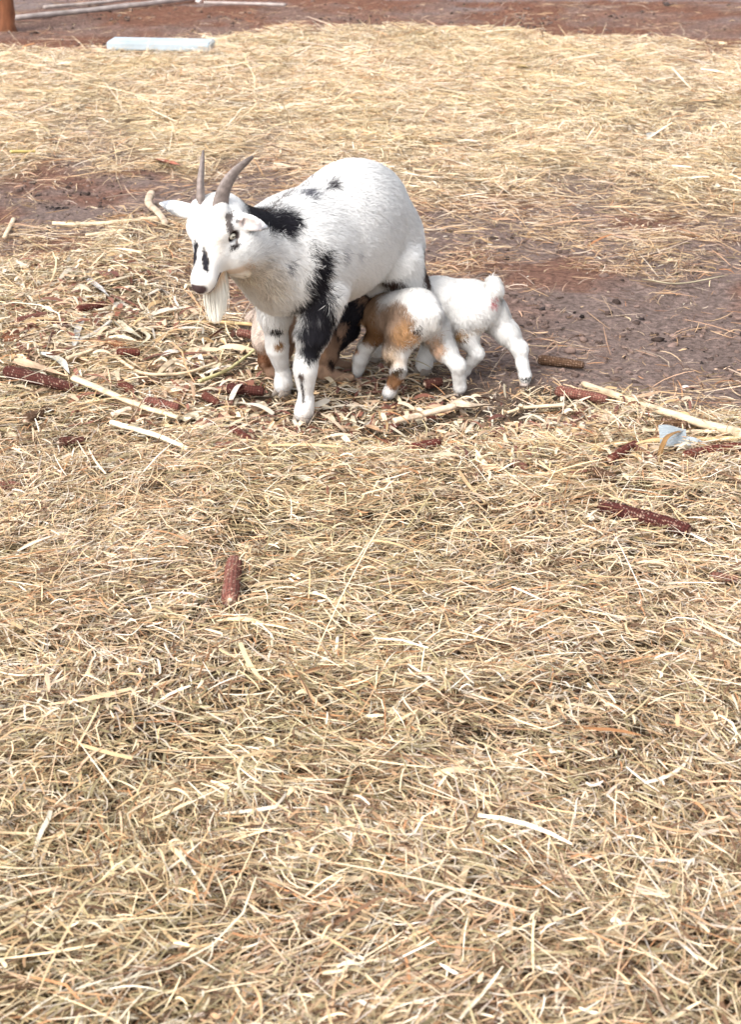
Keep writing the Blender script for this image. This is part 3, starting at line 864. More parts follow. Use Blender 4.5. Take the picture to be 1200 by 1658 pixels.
# ------------------------------------------------------------------ kids
def kid(name, label, loc, yaw, build, coat, legs_feet, seed, eyes=(), cnt=60000, box=((-.20, -.16, -.02), (.42, .16, .36)), fl=.016, hoofcol=(.35, .30, .27)):
    root = empty(name, loc, yaw)
    tag(root, label, 'goat kid', 'kids suckling under the nanny goat')
    G = Field(box[0], box[1], .0034)
    build(G)
    V, Q = G.mesh(); V = smooth_mesh(V, Q, 1); N = vnormals(V, Q)
    colf = coat
    mesh_obj('body', V, Q, M_SKIN, root, colors=colf(V, N) * .95)
    def length(P, n):
        L = fl * (.32 + .83 * sstep(.04, .16, P[:, 2]))
        return np.where(P[:, 2] < .016, 0, L)
    def flow(P, n):
        b = np.tile(np.array([-.6, 0, -.7]), (len(P), 1))
        return b
    v, f, c, nn = fur_mesh(V, Q, N, cnt, length, flow, colf, .0016, seed, lift=.40, jitter=.30, clump=.75, nv=(.42, .12))
    mesh_obj('coat', v, f, M_FUR, root, colors=c, normals=nn)
    for x, y in legs_feet: hoof(root, x, y, 0, .0125, hoofcol)
    for e in eyes:
        u_, w_ = np.meshgrid(np.linspace(0, 2 * np.pi, 16, endpoint=False), np.linspace(0, np.pi, 10))
        vs = np.stack([np.sin(w_) * np.cos(u_), np.sin(w_) * np.sin(u_), np.cos(w_)], -1).reshape(-1, 3) * .007 + np.array(e)
        i = np.arange(16); q = np.concatenate([np.stack([k * 16 + i, (k + 1) * 16 + i, (k + 1) * 16 + (i + 1) % 16, k * 16 + (i + 1) % 16], 1) for k in range(9)])
        mesh_obj('eye', vs, q, M_EYE, root, colors=np.tile(np.array([.02, .015, .012]), (len(vs), 1)))
    return root

def kid_head(G, neck, poll, nose, k=.012):
    """head on a neck; poll and nose are points in kid space"""
    neck, poll, nose = map(np.array, (neck, poll, nose))
    d = (nose - poll); L = np.linalg.norm(d); d = d / L
    lat = np.cross([0, 0, 1], d); lat /= np.linalg.norm(lat); up = np.cross(d, lat)
    G.cone(neck, poll, .036, .027, .02)
    G.ell(poll + d * .014, (.034, .028, .030), .012, np.stack([d, lat, up]))
    G.cone(poll + d * .02 - up * .004, nose - d * .012, .024, .0145, .012)
    G.ell(nose - d * .010, (.015, .014, .013), .008, np.stack([d, lat, up]))
    eyes = []
    for s in (-1, 1):
        b = poll - d * .006 + lat * s * .024 + up * .008
        e = lat * s - d * .35 - np.array([0, 0, .45]); e /= np.linalg.norm(e)
        nr = np.cross(e, d); nr /= np.linalg.norm(nr)
        G.ell(b + e * .026, (.032, .011, .0055), .008, np.stack([e, np.cross(nr, e), nr]))
        eyes.append(tuple(poll + d * .024 + lat * s * .0225 + up * .008))
    return eyes

def leg(G, pts, k=.018): G.chain(pts, k)

COATS = {}
def mother_coat(H):
    return [
        # black mane patch on the neck and behind the ear
        ((.325, .045, .520), (.078, .060, .052), BLACK, .4),
        ((.268, .055, .497), (.042, .042, .052), BLACK, .45),
        # black stripe down the shoulder widening over the upper foreleg
        ((.236, .118, .445), (.012, .03, .035), BLACK, .45),
        ((.218, .124, .402), (.024, .04, .040), BLACK, .4),
        ((.226, .116, .355), (.028, .04, .045), BLACK, .35),
        ((.222, .112, .303), (.040, .045, .052), BLACK, .35),
        ((.235, .085, .295), (.030, .035, .035), BLACK, .4),
        ((.212, .112, .245), (.040, .055, .050), BLACK, .3),
        ((.226, .100, .200), (.024, .035, .040), BLACK, .35),
        ((.250, .090, .125), (.014, .009, .014), (.10, .075, .065), .4),
        ((.246, .088, .090), (.012, .005, .035), (.06, .05, .05), .4),
        ((.082, .030, .545), (.026, .018, .024), (.05, .045, .05), .4),
        ((.155, .028, .540), (.032, .018, .022), (.14, .14, .16), .5),
        ((.147, .133, .420), (.014, .03, .020), (.40, .40, .43), .6),
        ((.092, .138, .402), (.012, .03, .016), (.50, .50, .52), .6),
        ((.293, .090, .411), (.009, .03, .016), (.22, .22, .25), .5),
        ((-.183, .105, .300), (.026, .06, .060), DBROWN, .35),
        ((-.085, .085, .284), (.034, .035, .018), DBROWN, .5),
        ((.350, .045, .395), (.045, .05, .05), (.76, .69, .60), .7),
        ((.315, .055, .360), (.04, .06, .05), (.76, .70, .62), .7),
        ((.171, -.066, .194), (.022, .020, .010), (.05, .045, .045), .4),
        ((.162, -.066, .150), (.012, .02, .016), (.30, .17, .08), .4),
    ]
COATS['mother'] = mother_coat

def build_animals():
    mother()
    # --- white kid, hindquarters towards the right, nursing from behind
    W_yaw = math.atan2(.49, -.87)
    def b(G):
        G.ell((.060, 0, .194), (0.0640, 0.0502, 0.0589), .02)
        G.ell((.105, 0, .190), (0.0850, 0.0512, 0.0570), .03)
        G.ell((.160, 0, .195), (0.0500, 0.0437, 0.0551), .03)
        G.ell((.065, .030, .172), (0.0460, 0.0260, 0.0494), .02)
        G.ell((.030, -.030, .172), (0.0460, 0.0260, 0.0494), .02)
        leg(G, [((.070, .036, .165), 0.0313), ((.060, .038, .120), 0.0226), ((.030, .040, .082), 0.0144), ((.044, .038, .060), 0.0113), ((.064, .034, .030), 0.0109), ((.072, .032, .0200), .0100)])
        leg(G, [((.020, -.036, .165), 0.0322), ((-.018, -.034, .125), 0.0252), ((-.062, -.022, .090), 0.0157), ((-.074, -.014, .055), 0.0130), ((-.086, -.008, .028), 0.0126), ((-.088, -.006, .0200), .0100)])
        leg(G, [((.165, .034, .165), 0.0261), ((.172, .036, .100), 0.0139), ((.170, .036, .055), 0.0113), ((.172, .036, .0200), .0100)])
        leg(G, [((.165, -.034, .165), 0.0261), ((.185, -.036, .100), 0.0139), ((.190, -.036, .055), 0.0113), ((.195, -.036, .0200), .0100)])
        G.chain([((.016, 0, .215), .022), ((.006, .0, .246), .0165), ((.010, .0, .266), .012)], .016)
        kid_head(G, (.185, 0, .205), (.235, 0, .225), (.300, -.005, .262))
    coatw = patches_color((.83, .82, .80), [
        ((.072, .066, .138), (.018, .03, .020), (.50, .29, .12), .4),
        ((.062, .068, .132), (.007, .02, .008), (.16, .08, .03), .4),
        ((.001, .020, .226), (.010, .010, .016), (.62, .26, .27), .4),
        ((.170, .055, .215), (.010, .02, .008), (.45, .44, .44), .4),
        ((-.092, .0, .026), (.014, .02, .006), (.05, .05, .05), .4),
        ((.03, .06, .155), (.03, .03, .012), (.66, .56, .46), .6)], 31)
    kid('white_kid', 'all white kid on the right with raised tail nursing from behind the nanny goat', (.315, 4.190, 0), W_yaw, b, coatw,
        [(.072, .032), (-.088, -.006), (.172, .036), (.195, -.036)], 61, cnt=62000)
    # --- tan and white kid in front, seen from behind
    C_yaw = math.atan2(.866, -.50)
    def b(G):
        G.ell((.035, 0, .215), (0.0620, 0.0512, 0.0589), .02)
        G.ell((.090, .006, .198), (0.0800, 0.0558, 0.0570), .03)
        G.ell((.150, .018, .178), (0.0550, 0.0558, 0.0570), .03)
        G.ell((.045, .034, .185), (0.0480, 0.0260, 0.0522), .02)
        G.ell((.045, -.034, .185), (0.0480, 0.0260, 0.0522), .02)
        leg(G, [((.045, .045, .170), 0.0348), ((.045, .058, .125), 0.0252), ((.008, .072, .085), 0.0152), ((.018, .079, .055), 0.0126), ((.028, .086, .028), 0.0126), ((.036, .088, .0200), .0100)])
        leg(G, [((.035, -.048, .170), 0.0348), ((.015, -.064, .120), 0.0244), ((-.030, -.078, .085), 0.0152), ((-.030, -.082, .055), 0.0126), ((-.028, -.086, .028), 0.0126), ((-.022, -.086, .0200), .0100)])
        leg(G, [((.150, .038, .150), 0.0226), ((.180, .064, .100), 0.0144), ((.192, .074, .066), 0.0161), ((.200, .076, .038), 0.0113), ((.204, .077, .0200), .0100)])
        leg(G, [((.150, -.034, .150), 0.0226), ((.165, -.034, .090), 0.0135), ((.172, -.034, .055), 0.0117), ((.178, -.034, .0200), .0100)])
        G.chain([((-.004, -.004, .244), .014), ((-.022, -.006, .230), .012), ((-.028, -.008, .208), .008)], .018)
        kid_head(G, (.175, 0, .180), (.205, 0, .190), (.250, -.004, .235))
    coatc = patches_color((.83, .82, .80), COATS_TAN, 43)
    kid('tan_kid', 'tan and white kid in the middle with its rump turned and hind legs spread', (.135, 4.054, 0), C_yaw, b, coatc,
        [(.036, .088), (-.022, -.086), (.204, .077), (.178, -.034)], 62, cnt=85000, fl=.017)
    # --- dark kid on the far side, kneeling, seen between the nanny's legs
    def b(G):
        G.ell((-.080, -.01, .165), (0.0620, 0.0521, 0.0608), .02)
        G.ell((-.100, -.028, .115), (0.0500, 0.0418, 0.0589), .025)
        G.ell((-.020, 0, .145), (0.0800, 0.0484, 0.0532), .03)
        G.ell((.045, 0, .135), (0.0500, 0.0428, 0.0522), .03)
        leg(G, [((-.095, -.034, .130), 0.0331), ((-.075, -.040, .085), 0.0209), ((-.120, -.044, .058), 0.0135), ((-.105, -.044, .030), 0.0109), ((-.092, -.044, .0200), .0100)])
        leg(G, [((-.090, .034, .130), 0.0331), ((-.070, .040, .085), 0.0209), ((-.108, .044, .058), 0.0135), ((-.098, .044, .030), 0.0109), ((-.085, .044, .0200), .0100)])
        leg(G, [((.040, -.040, .125), 0.0313), ((.045, -.046, .075), 0.0209), ((.030, -.048, .030), 0.0157), ((.060, -.048, .020), 0.0117), ((.100, -.048, .016), 0.0104)])
        leg(G, [((.040, .036, .125), 0.0296), ((.045, .040, .075), 0.0191), ((.035, .042, .030), 0.0148), ((.065, .042, .020), 0.0117), ((.100, .042, .016), 0.0104)])
        G.chain([((-.135, 0, .178), .012), ((-.155, 0, .165), .009)], .01)
        G.cone((.055, 0, .120), (.085, -.01, .135), .050, .036, .02)
        kid_head(G, (.070, 0, .140), (.095, -.015, .172), (.148, -.012, .222))
    coatd = patches_color((.32, .205, .14), [
        ((-.135, -.03, .150), (.080, .08, .065), (.74, .62, .54), .4),
        ((-.115, -.04, .070), (.030, .03, .035), (.16, .07, .035), .4),
        ((-.02, 0, .20), (.14, .04, .035), BLACK, .3),
        ((.110, -.01, .165), (.085, .06, .075), BLACK, .2),
        ((.085, -.03, .090), (.030, .035, .050), BLACK, .3),
        ((.050, -.05, .055), (.012, .03, .030), (.03, .02, .018), .4),
        ((.025, -.06, .030), (.03, .03, .03), (.42, .27, .18), .4),
        ((.010, -.06, .095), (.035, .04, .035), (.42, .26, .16), .4),
        ((.09, -.05, .015), (.05, .03, .015), (.42, .28, .19), .4)], 53)
    kid('dark_kid', 'black and rusty brown kid kneeling on the far side behind the nanny goat front legs', (-.150, 4.225, 0), 0.0, b, coatd,
        [(-.092, -.044), (-.085, .044)], 63, cnt=50000, fl=.014, box=((-.22, -.12, -.02), (.20, .12, .30)), hoofcol=(.10, .08, .07))
COATS_TAN = [
    ((.060, .070, .200), (.090, .052, .066), TAN, .25),
    ((.195, .020, .205), (.078, .085, .080), (.34, .21, .12), .3),
    ((.026, .055, .222), (.044, .032, .034), TAN, .25),
    ((.150, .070, .150), (.05, .03, .04), (.28, .15, .07), .4),
    ((.010, .062, .190), (.040, .035, .040), (.48, .28, .14), .3),
    ((.040, .075, .125), (.040, .035, .035), (.60, .46, .33), .5),
    ((.035, .080, .100), (.020, .030, .025), (.10, .06, .035), .4),
    ((.000, .078, .090), (.014, .026, .016), (.055, .035, .02), .4),
    ((.008, .082, .066), (.030, .028, .024), ORANGE, .3),
    ((.000, -.030, .140), (.030, .018, .040), (.58, .40, .28), .5),
    ((-.014, .034, .205), (.010, .009, .012), (.05, .03, .025), .4),
    ((-.020, .020, .178), (.010, .008, .010), (.05, .03, .025), .4),
    ((.196, .085, .090), (.010, .012, .010), (.60, .32, .16), .4),
]
build_animals()

# ------------------------------------------------------------------ debris builders
def path_on_ground(pts, lift=.0, n=16, r=.003):
    P = []
    for p in pts:
        z0 = p[2] if len(p) > 2 else 0.0
        x, y = ground_at(p[0], p[1])
        c_ = float(cover(np.array([x]), np.array([y]))[0])
        h = gz(x, y) + r * .85 + (.010 + lift * .6) * min(1, c_ * 1.3) + z0
        x, y = ground_at(p[0], p[1], h)
        P.append((x, y, h))
    for p_, q_ in zip(P[:-1], P[1:]): SEG.append((p_[0], p_[1] - .012, q_[0], q_[1] - .010, .019))
    return bez(P, n)

def cob(label, a, b, r=.0125, colr=(.22, .055, .045), chaff=.35, lift=.006, dead=0.0, seed=0, pith=True):
    path = path_on_ground([a, b], lift, 30, r)
    c0 = path.mean(0); path = path - c0
    L = np.linalg.norm(path[-1] - path[0])
    n = max(14, int(L / .0034)); ns = 40
    path = bez([path[0], path[-1]], n)
    T = np.linspace(0, 1, n)
    g = np.random.default_rng(seed + 900)
    prof = np.interp(T, [0, .04, .12, .8, .96, 1], [.70, .95, 1, .90, .80, .55]) * r
    a_ = np.linspace(0, 2 * np.pi, ns, endpoint=False)
    rows = 12
    rad = []; cols = []
    base = np.array(colr)
    twist = g.uniform(-1.2, 1.2)
    for i in range(n):
        ph = a_ * rows + T[i] * twist * 3
        cell = np.cos(ph)                       # sockets in rows
        along = math.cos(i * math.pi)           # alternate rings in/out
        bump = .05 * cell + .055 * along * (cell > -.3) + .02 * g.normal(0, 1, ns)
        wob = .05 * np.sin(a_ * 2 + T[i] * 4 + seed)
        rad.append(prof[i] * (1 + bump + wob))
        m = (g.random(ns) < chaff * .55)[:, None]
        c = base[None] * (.62 + .45 * (cell * .5 + .5) + .25 * along)[:, None]
        edge = ((along > 0) & (np.abs(cell) < .5))
        pale = np.array([.62, .42, .33])
        c = np.where((edge & (g.random(ns) < chaff * .8))[:, None], pale * .55, c)
        c = np.where(m & (g.random(ns) < .12)[:, None], np.array([.42, .28, .20]), c)
        c = c * (1 - dead) + np.array([.10, .06, .04]) * dead
        cols.append(c)
    v, q, tr = tube(path, rad, ns)
    C = np.concatenate(cols + [np.array([[.5, .36, .26], [.4, .25, .18]])])
    # sag the tube into a slightly bent core
    v[:, 2] -= .10 * (np.concatenate([np.repeat((T - .5) ** 2, ns), [.25, .25]])) * L * .3
    root = empty('corn_cob', tuple(c0))
    tag(root, label, 'corn cob', 'bare corn cobs lying in the hay')
    mesh_obj('husked_core', v, [q, tr], M_COB, root, colors=np.clip(C, .01, .8))
    if pith:
        d = path[-1] - path[0]; d /= np.linalg.norm(d)
        p, q, tr = tube(np.array([path[0] - d * .0035, path[0] + d * .002]), [r * .26, r * .34], 10)
        mesh_obj('pith', p, [q, tr], M_COB, root, colors=np.tile(np.array([.62, .47, .36]), (len(p), 1)))
    return root

def stalk(label, pts, r0=.007, r1=.005, colr=(.74, .62, .42), lift=.012, nodes=2, seed=0, name='corn_stalk', cat='corn stalk', group='dry corn stalk pieces in the hay', frayed=True):
    P = path_on_ground(pts, lift, 40, r0)
    c0 = P.mean(0); P = P - c0; n = len(P); ns = 14
    g = np.random.default_rng(seed + 77)
    T = np.linspace(0, 1, n)
    r = r0 + (r1 - r0) * T
    P = P + np.stack([g.normal(0, 1, n).cumsum() * .00035 for _ in range(3)], 1) * 1.0
    nodep = (np.arange(nodes) + .5 + g.uniform(-.2, .2, nodes)) / max(nodes, 1)
    ring = np.zeros(n)
    for q in nodep: ring += np.exp(-((T - q) / .018) ** 2)
    r = r * (1 + .22 * ring)
    a = np.linspace(0, 2 * np.pi, ns, endpoint=False)
    flute = .06 * np.cos(a * 2 + seed) + .035 * np.cos(a * 7 + seed)
    rad = [ri * (1 + flute + .02 * g.normal(0, 1, ns)) for ri in r]
    v, q, tr = tube(P, rad, ns, squash=(.85, 1.0))
    c = np.array(colr)[None] * (1 - .45 * np.clip(ring, 0, 1))[:, None]
    streak = .86 + .2 * g.random(ns)
    C = (c[:, None, :] * streak[None, :, None]) * (.92 + .16 * g.random((n, 1, 1)))
    C = np.concatenate([C.reshape(-1, 3), [[.55, .45, .33], [.55, .45, .33]]])
    root = empty(name, tuple(c0))
    tag(root, label, cat, group)
    mesh_obj('stem', v, [q, tr], M_STALK, root, colors=np.clip(C, .01, .85))
    if frayed:
        # a torn sheath leaf clinging to the stem
        i0 = int(g.integers(3, n // 2)); base = P[i0]; d = P[min(i0 + 6, n - 1)] - P[i0]; d /= np.linalg.norm(d)
        ln = g.uniform(.04, .09); sd = np.cross(d, [0, 0, 1]); sd /= np.linalg.norm(sd); sg = g.choice([-1, 1])
        t = np.linspace(0, 1, 10)
        cpath = base + d * (t * ln)[:, None] + sd * sg * (r0 * .9 + (t ** 2) * ln * .25)[:, None] + np.array([0, 0, 1]) * (r0 * .6 * (1 - t) + .012 * np.sin(t * 3))[:, None]
        wdt = .006 * np.sin(np.clip(t * .9 + .1, 0, 1) * np.pi)
        A = cpath + np.outer(wdt, [0, 0, 1]) * .6 + sd * wdt[:, None] * .5; B = cpath - np.outer(wdt, [0, 0, 1]) * .6 - sd * wdt[:, None] * .5
        vv = np.stack([A, B], 1).reshape(-1, 3)
        vv = np.concatenate([vv, vv + np.array([0, 0, .0006])])
        k = np.arange(9); fq = np.stack([2 * k, 2 * k + 1, 2 * k + 3, 2 * k + 2], 1); fq = np.concatenate([fq, (fq + 20)[:, ::-1]])
        mesh_obj('sheath', vv, fq, M_STALK, root, colors=np.tile(np.clip(np.array(colr) * 1.05, 0, .85), (len(vv), 1)))
    return root

def husk(label, pts, wid=.016, colr=(.74, .62, .44), lift=.014, curl=.5, seed=0, name='corn_husk', cat='corn husk', group='dry corn husks and leaves in the hay'):
    P = path_on_ground(pts, lift, 22); c0 = P.mean(0); P = P - c0
    n, m = len(P), 9; g = np.random.default_rng(seed + 333)
    T = np.gradient(P, axis=0); T /= np.linalg.norm(T, axis=1, keepdims=True)
    t = np.linspace(0, 1, n)
    w = wid * np.interp(t, [0, .15, .6, 1], [.45, .95, .9, .06]) / 2
    V, C = [], []
    tw = g.uniform(-.8, .8)
    for i in range(n):
        s = np.cross(T[i], [0, 0, 1]); s /= np.linalg.norm(s); u = np.cross(s, T[i])
        ro = tw * (t[i] - .5) + g.normal(0, .03)
        s2 = s * math.cos(ro) + u * math.sin(ro); u2 = u * math.cos(ro) - s * math.sin(ro)
        for j in range(m):
            e = j / (m - 1) * 2 - 1
            V.append(P[i] + s2 * w[i] * e * (1 - .25 * curl * e * e) + u2 * w[i] * curl * e * e + u2 * g.normal(0, .0002))
            C.append(np.array(colr) * (.50 + .14 * (j % 2) + .05 * g.normal() + .14 * math.sin(t[i] * 9 + seed)))
    V = np.array(V); C = np.clip(np.array(C), .01, .85); k = n * m
    idx = np.arange(k).reshape(n, m)
    f = np.stack([idx[:-1, :-1], idx[:-1, 1:], idx[1:, 1:], idx[1:, :-1]], -1).reshape(-1, 4)
    V = np.concatenate([V, V - np.array([0, 0, .0007])]); C = np.concatenate([C, C * .9]); f = np.concatenate([f, (f + k)[:, ::-1]])
    o = mesh_obj(name, V, f, M_STRAW, colors=C)
    o.location = tuple(c0)
    return tag(o, label, cat, group)

RED, DRED, PNK, BRN, ORG = (.125, .036, .028), (.080, .026, .022), (.20, .080, .062), (.095, .052, .030), (.22, .088, .045)
cobs = [
 ('longest dark red corn cob, lying alone in clean hay at the right', (972, 820), (1118, 858), .0160, DRED, .5, 0),
 ('pinkish red corn cob standing out alone in the foreground hay left of centre', (372, 972), (380, 905), .0165, PNK, .45, 0),
 ('brown corn cob lying on bare soil just right of the white kid', (873, 582), (946, 591), .0125, BRN, .4, .35),
 ('rusty red corn cob touching the upper end of the thick pale stalk at right', (902, 632), (984, 647), .0135, PNK, .3, .1),
 ('short brown red corn cob tucked under the middle of the thick pale stalk', (1072, 682), (1114, 690), .0125, BRN, .5, .1),
 ('short slanting red corn cob left of the clear plastic scrap', (988, 745), (1032, 718), .0115, RED, .25, 0),
 ('long red corn cob behind the clear plastic scrap at the right edge', (1108, 737), (1203, 722), .0120, RED, .35, 0),
 ('stubby brown corn cob end below the slanting red cob at right', (955, 762), (997, 776), .0125, BRN, .5, .2),
 ('short crimson corn cob in the hay below the fallen husk at centre', (666, 727), (712, 716), .0120, RED, .3, 0),
 ('deep red corn cob half covered by a long husk at the left edge', (8, 600), (118, 628), .0160, DRED, .35, .1),
 ('dark brown weathered corn cob below the husk covered cob at left', (40, 682), (84, 662), .0145, BRN, .3, .6),
 ('half buried maroon corn cob under the dark weathered cob at left', (95, 716), (138, 714), .0125, DRED, .4, .2),
 ('pale red corn cob cut off by the left edge of the picture', (-8, 786), (34, 790), .0130, PNK, .3, .1),
 ('short dark red cob just above the long slanting stalk at left', (192, 622), (216, 634), .0135, RED, .4, .2),
 ('pinkish red corn cob right of the long slanting stalk at left', (234, 650), (290, 660), .0125, PNK, .2, 0),
 ('flat brown cob piece above the pinkish red cob at left', (224, 616), (258, 618), .0105, BRN, .2, .3),
 ('dark red cob lying left of the nanny goat near front hoof', (368, 628), (428, 634), .0135, DRED, .2, .1),
 ('mottled red cob under crossed straws left below the nanny goat front hoof', (376, 695), (406, 716), .0125, RED, .4, .1),
 ('pink red cob seen just left of the kneeling dark kid', (384, 538), (424, 545), .0120, PNK, .3, .1),
 ('red cob at the upper left of the debris heap', (26, 522), (76, 510), .0125, PNK, .2, .1),
 ('dark short cob right beside the red cob in the debris heap', (80, 524), (110, 529), .0115, DRED, .2, .2),
 ('red cob at the top of the debris heap above the crossed husk strips', (124, 502), (172, 492), .0115, RED, .2, .1),
 ('orange red cob chunk right of the crossed husk strips', (172, 555), (200, 562), .0135, ORG, .3, .1),
 ('red cob lying right below the orange red chunk', (188, 572), (226, 570), .0120, RED, .3, .1),
 ('orange brown cob chunk at the far left of the debris heap', (6, 552), (32, 548), .0120, ORG, .2, .2),
 ('round cob end facing the viewer beside the folded yellow husk', (334, 688), (346, 692), .0120, PNK, .4, .2),
 ('faint reddish cob piece in the hay under the right kid side', (832, 750), (852, 758), .0100, PNK, .2, .3),
 ('small red cob stub between the nanny goat hoof and the round cob end', (330, 640), (352, 652), .0105, RED, .3, .2),
 ('reddish half buried cob at the right edge below the longest cob', (1150, 934), (1198, 938), .0100, PNK, .2, .3),
 ('dark red cob seen through the gap under the tan kid hind legs', (688, 622), (716, 618), .0130, DRED, .2, .2),
]
for i, (lab, a, b_, r, c, ch, dead) in enumerate(cobs):
    cob(lab, a, b_, r, c, ch, lift=.014, dead=dead, seed=i)

PALE, YEL, GRN, GRY = (.66, .52, .35), (.60, .42, .21), (.50, .45, .22), (.58, .53, .46)
stalks = [
 ('thick pale corn stalk running to the right edge above the plastic scrap', [(945, 622), (1040, 655), (1120, 680), (1230, 708)], .0085, .0125, PALE, 3),
 ('thin straight stalk just below the thick pale stalk at the right edge', [(1040, 696), (1120, 700), (1225, 702)], .0045, .0055, PALE, 1),
 ('yellowish stalk passing behind the clear plastic scrap', [(948, 722), (1060, 715), (1130, 712), (1225, 708)], .0040, .0070, YEL, 2),
 ('long slanting pale stalk coming out of the husk heap at left', [(118, 612), (180, 638), (230, 658), (288, 676)], .0095, .0060, PALE, 2),
 ('clean cream stalk piece below the long slanting one at left', [(180, 684), (240, 702), (302, 728)], .0085, .0060, (.80, .72, .54), 1),
 ('long pale stalk lying on bare soil left of the nanny goat head', [(84, 362), (150, 362), (258, 352)], .0085, .0105, PALE, 1),
 ('short whitish stalk under the long one on the bare soil', [(138, 381), (200, 373)], .0060, .0065, PALE, 0),
 ('pale stalk in front of the tan kid hooves', [(638, 682), (690, 670), (738, 657)], .0080, .0085, (.74, .58, .42), 1),
 ('thin pale stick below the white kid rear hoof', [(822, 668), (850, 660), (918, 656)], .0042, .0050, PALE, 0),
 ('white slanting strip crossing the debris heap at left', [(122, 556), (150, 540), (178, 520)], .0065, .0050, GRY, 0),
 ('pale pink stub lying below the crossed strips in the debris heap', [(108, 580), (150, 568)], .0065, .0055, PALE, 0),
 ('bowed pale stem bending below the middle of the debris heap', [(188, 578), (232, 605), (300, 605), (350, 588)], .0055, .0042, PALE, 1),
 ('yellow green forked stem lying left of the kneeling dark kid', [(322, 618), (370, 598), (400, 575), (432, 552)], .0055, .0035, GRN, 1),
 ('flat yellow stem under the nanny goat beard', [(285, 522), (350, 522), (440, 528)], .0045, .0060, YEL, 1),
 ('short pale stub under the long slanting stalk at left', [(180, 672), (208, 662)], .0070, .0060, (.72, .56, .42), 0),
 ('upright pale stub below the white kid rear hoof', [(846, 662), (845, 655, .03)], .0050, .0050, PALE, 0),
 ('small whitish stub on bare soil at the left edge', [(6, 384), (20, 356)], .0060, .0075, PALE, 0),
 ('lone yellow stem in the far hay at upper left', [(16, 246), (56, 245)], .0080, .0060, (.58, .46, .16), 0),
 ('pale stub entering at the right edge on the bare soil', [(1176, 676), (1215, 668)], .0070, .0070, PALE, 0),
 ('short pale stub in the hay under the brown cob end', [(868, 766), (948, 770)], .0045, .0050, PALE, 0),
 ('thin pale stem standing in the hay at lower centre', [(548, 1318), (562, 1275), (582, 1215)], .0035, .0028, (.74, .66, .45), 0),
 ('straight pale straw stick in the hay at left under the pale red cob', [(215, 985), (330, 935)], .0026, .0024, PALE, 0),
]
for i, (lab, pts, r0, r1, c, nd) in enumerate(stalks):
    stalk(lab, pts, r0, r1, c, lift=.034 if i in (0, 3, 4, 7) else .018, nodes=nd, seed=i, frayed=i in (0, 3, 4, 5, 7, 12))
stalk('gnarled pale corn root crown bent at the end of the long stalk on bare soil', [(244, 312, .02), (240, 330, .01), (256, 345, .01), (268, 362)], .0130, .0095, (.52, .40, .29), nodes=5, seed=40, name='corn_root', cat='corn root', frayed=False, group='dry corn stalk pieces in the hay')
husks = [
 ('long tan husk draped over the deep red cob at left', [(20, 585), (60, 598), (118, 612)], .040, (.72, .50, .33), .026),
 ('pale torn husk fanned out above the husk covered cob', [(62, 572), (95, 585), (112, 605)], .030, (.78, .74, .64), .024),
 ('upright whitish husk strip in the middle of the debris heap', [(120, 560), (126, 535), (140, 505)], .024, (.70, .66, .62), .026),
 ('grey white folded husk above the debris heap', [(140, 452), (158, 465), (176, 480)], .022, (.74, .72, .70), .022),
 ('tan flat husk above the red cob at upper left', [(58, 470), (98, 455)], .024, (.66, .48, .36), .016),
 ('crumpled pale husk at the end of the stalk before the tan kid', [(728, 655), (760, 660), (796, 655)], .040, (.78, .62, .46), .022),
 ('folded yellow husk left of the round cob end', [(258, 690), (285, 694), (330, 688)], .026, (.76, .56, .30), .020),
 ('slim yellow husk rising from the folded yellow husk', [(260, 690), (275, 678), (288, 668, .02)], .018, (.76, .60, .36), .018),
 ('round pale husk knot between folded husk and cob end', [(298, 682), (312, 674), (322, 684)], .030, (.76, .66, .48), .018),
 ('cream husk shred on top of the long slanting stalk', [(212, 528), (240, 545), (222, 562)], .014, (.78, .70, .50), .018),
 ('broad pale leaf in the debris heap right of the crossed strips', [(188, 520), (205, 535), (230, 548)], .028, (.74, .66, .48), .020),
 ('pale wide leaf lying in the hay under the nanny goat near hoof', [(478, 772), (510, 780), (545, 770)], .024, (.74, .66, .52), .018),
 ('pale triangular leaf in the hay right below the near front hoof', [(500, 752), (512, 728), (522, 708)], .020, (.72, .60, .42), .018),
 ('pale leaf in the hay right of the foreground pink cob', [(425, 920), (455, 905), (485, 898)], .018, (.74, .60, .45), .018),
 ('rust red leaf shreds in the far hay above the horns', [(250, 258), (272, 264), (294, 268)], .034, (.46, .16, .10), .02),
 ('brown orange leaf arching over the clear plastic scrap', [(1068, 748), (1074, 722, .03), (1088, 704, .035), (1135, 690)], .014, (.48, .26, .09), .016),
 ('tan leaf fragment in the hay below the nanny goat', [(590, 690), (620, 700)], .022, (.55, .34, .20), .016),
 ('small ochre leaf in the far hay at centre right', [(838, 108), (858, 110)], .035, (.56, .42, .20), .02),
 ('brown dry leaf fragment in the far hay just left of the goat back', [(466, 274), (480, 278)], .03, (.16, .08, .05), .018),
 ('bent pale stem leaf lying on the bare soil at right', [(1040, 452), (1100, 460), (1180, 445)], .012, (.72, .62, .42), .014),
 ('whitish husk scrap in the far hay at right', [(1050, 222), (1068, 214)], .04, (.80, .78, .72), .022),
]
for i, (lab, pts, w, c, lf) in enumerate(husks):
    husk(lab, pts, w, c, lift=lf, seed=i, curl=.45)

